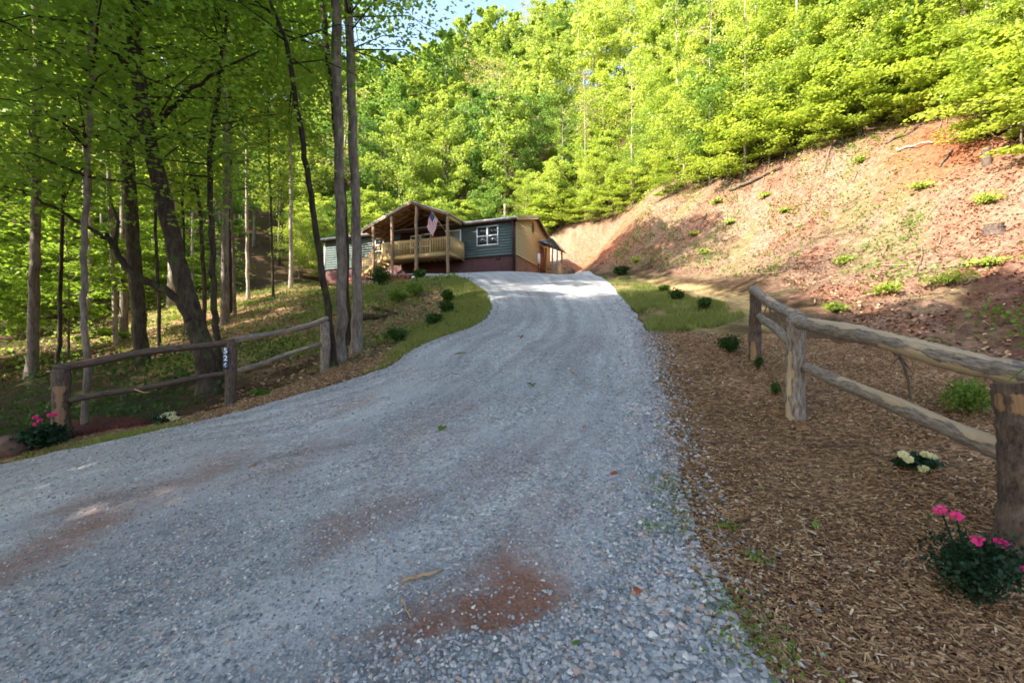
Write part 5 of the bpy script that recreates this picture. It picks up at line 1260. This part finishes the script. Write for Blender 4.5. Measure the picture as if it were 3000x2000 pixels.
ground_log('fallen_log', (1090,905), (1165,920), .07, 'bark_dark', 'thin dark log higher on the bank', 'log', 0, 7)
ground_log('fallen_log', (835,842), (905,826), .12, 'bark_mid', 'brown log at the lip of the left bank below the house', 'log', 0, 8)
ground_log('fallen_branch', (2200,850), (2260,862), .02, 'bark_pale', 'small pale stick on the straw behind the right fence', 'branch', 0, 9)
# brushwood and roots along the tree line, and sticks on the slope
MBr = MB(); gb = np.random.default_rng(77); TLa = np.array(TL)
for i in range(520):
    if i < 330:
        q = gb.uniform(1, len(TLa)-2); k = int(q); p = TLa[k]*(1-q+k)+TLa[k+1]*(q-k)+gb.normal(0, .55, 2)+np.array([.4, .3])
    else:
        while True:
            p = np.array([gb.uniform(6, 22), gb.uniform(4, 34)])
            if in_poly(p[:1], p[1:], hill_poly)[0]: break
    L = gb.gamma(2.2, .22)+.15; th = gb.uniform(0, 6.28); d = np.array([math.cos(th), math.sin(th)]); up_ = gb.uniform(0, .5) if i < 330 else 0
    P_ = []
    for t in (0, .35, .7, 1): 
        c = p+d*L*t+gb.normal(0, .05*L, 2); P_.append((c[0], c[1], hz(c[0], c[1])+.02+up_*t*L))
    r_ = gb.uniform(.008, .026); MBr.tube(P_, [r_, r_*.9, r_*.7, r_*.3], 4, cap=False)
o = MBr.build('brushwood', M['twig'], None, True); tag(o, 'dry sticks and roots littering the hillside and its wooded edge', kind='stuff')
# stumps
def stump(u, v, r_, h_, label, seed, mat='log', tilt=(0, 0)):
    p = G(u, v); o = flog('stump', (0, 0, -.2), (tilt[0], tilt[1], h_), r_*1.25, r_, None, mat, seed, [(.9, 1, 0, 3.2)], 12, 18, .01); o.location = p; return tag(o, label, 'stump')
stump(2912, 668, .20, .22, 'cut stump with a pale top on the right hillside', 41, 'log_dark')
stump(2900, 300, .28, .7, 'broken pale stump in the wood at the upper right', 42, 'log', (-.3, -.2))
stump(2890, 482, .10, .55, 'thin snapped stump near the right end of the tree line', 43, 'log_dark')
# sticks and leaves on the drive
def stick(u0, v0, u1, v1, r_, label, seed, mat='twig'):
    a_ = G(u0, v0); b_ = G(u1, v1); g = np.random.default_rng(seed); n_ = 7; pts = []
    for i in range(n_):
        t = i/(n_-1); x_ = a_.x*(1-t)+b_.x*t+g.normal(0, .006); y_ = a_.y*(1-t)+b_.y*t+g.normal(0, .006); pts.append((x_-a_.x, y_-a_.y, hz(x_, y_)-a_.z+.02+r_))
    m = MB(); m.tube(pts, [r_*(.4+.6*math.sin(math.pi*min(.9, .15+i/n_))) for i in range(n_)], 6, seed, .1); o = m.build('stick', M[mat], None, True); o.location = a_; return tag(o, label, 'stick')
stick(1180,1715,1295,1685,.012, 'splintered pale stick lying across the clay patch on the gravel', 51)
stick(1175,1760,1200,1820,.005, 'thin bent twig just below the splintered stick', 52)
stick(730,1375,755,1362,.010, 'short brown stick left of the sunlit streak on the drive', 53)
stick(1335,1042,1365,1036,.012, 'twig on the gravel beside the upper sunlit patch', 54)
stick(1670,1090,1690,1105,.012, 'short brown twig in the middle of the drive', 55)
stick(2355,1535,2362,1580,.004, 'thin pale strip of wood curled on the right mulch', 56)
def fallen_leaf(u, v, s_, label, c='leaf_weed', seed=1):
    p = G(u, v); g = np.random.default_rng(seed); V, F_ = leaf_arrays(np.array([[0, 0, .022+.3*s_], [s_*.5, .3*s_, .024+.2*s_]]), s_, g, .6, .4)
    me = raw_mesh('fallen_leaf', V, F_, M[c], False, {'tint': ('FACE', 'FLOAT', np.array([.4, .6]))}); o = link('fallen_leaf', me, None, p); return tag(o, label, 'leaf')
fallen_leaf(1552,1137,.11, 'pale yellow green leaf lying in the middle of the drive', 'leaf_weed', 1)
fallen_leaf(1520,993,.11, 'tan dry leaf beyond the yellow green leaf on the drive', 'litter', 2)
fallen_leaf(1290,1267,.07, 'small dark green leaf left of the drive centre', 'leaf_weed', 3)
fallen_leaf(1683,1900,.028, 'green leaf among the coarse stones at the bottom of the picture', 'leaf_weed', 4)
fallen_leaf(2388,1550,.045, 'green leaf resting on the right mulch', 'leaf_weed', 5)
fallen_leaf(2325,1768,.05, 'dark dry leaf on mulch above the gravel corner', 'litter', 6)
fallen_leaf(1705,1262,.05, 'dark leaf scrap on the right part of the drive', 'litter', 7)
print('objects', len(bpy.data.objects), 'trees', sum(1 for o in bpy.data.objects if o.get('category') in ('tree', 'sapling')))
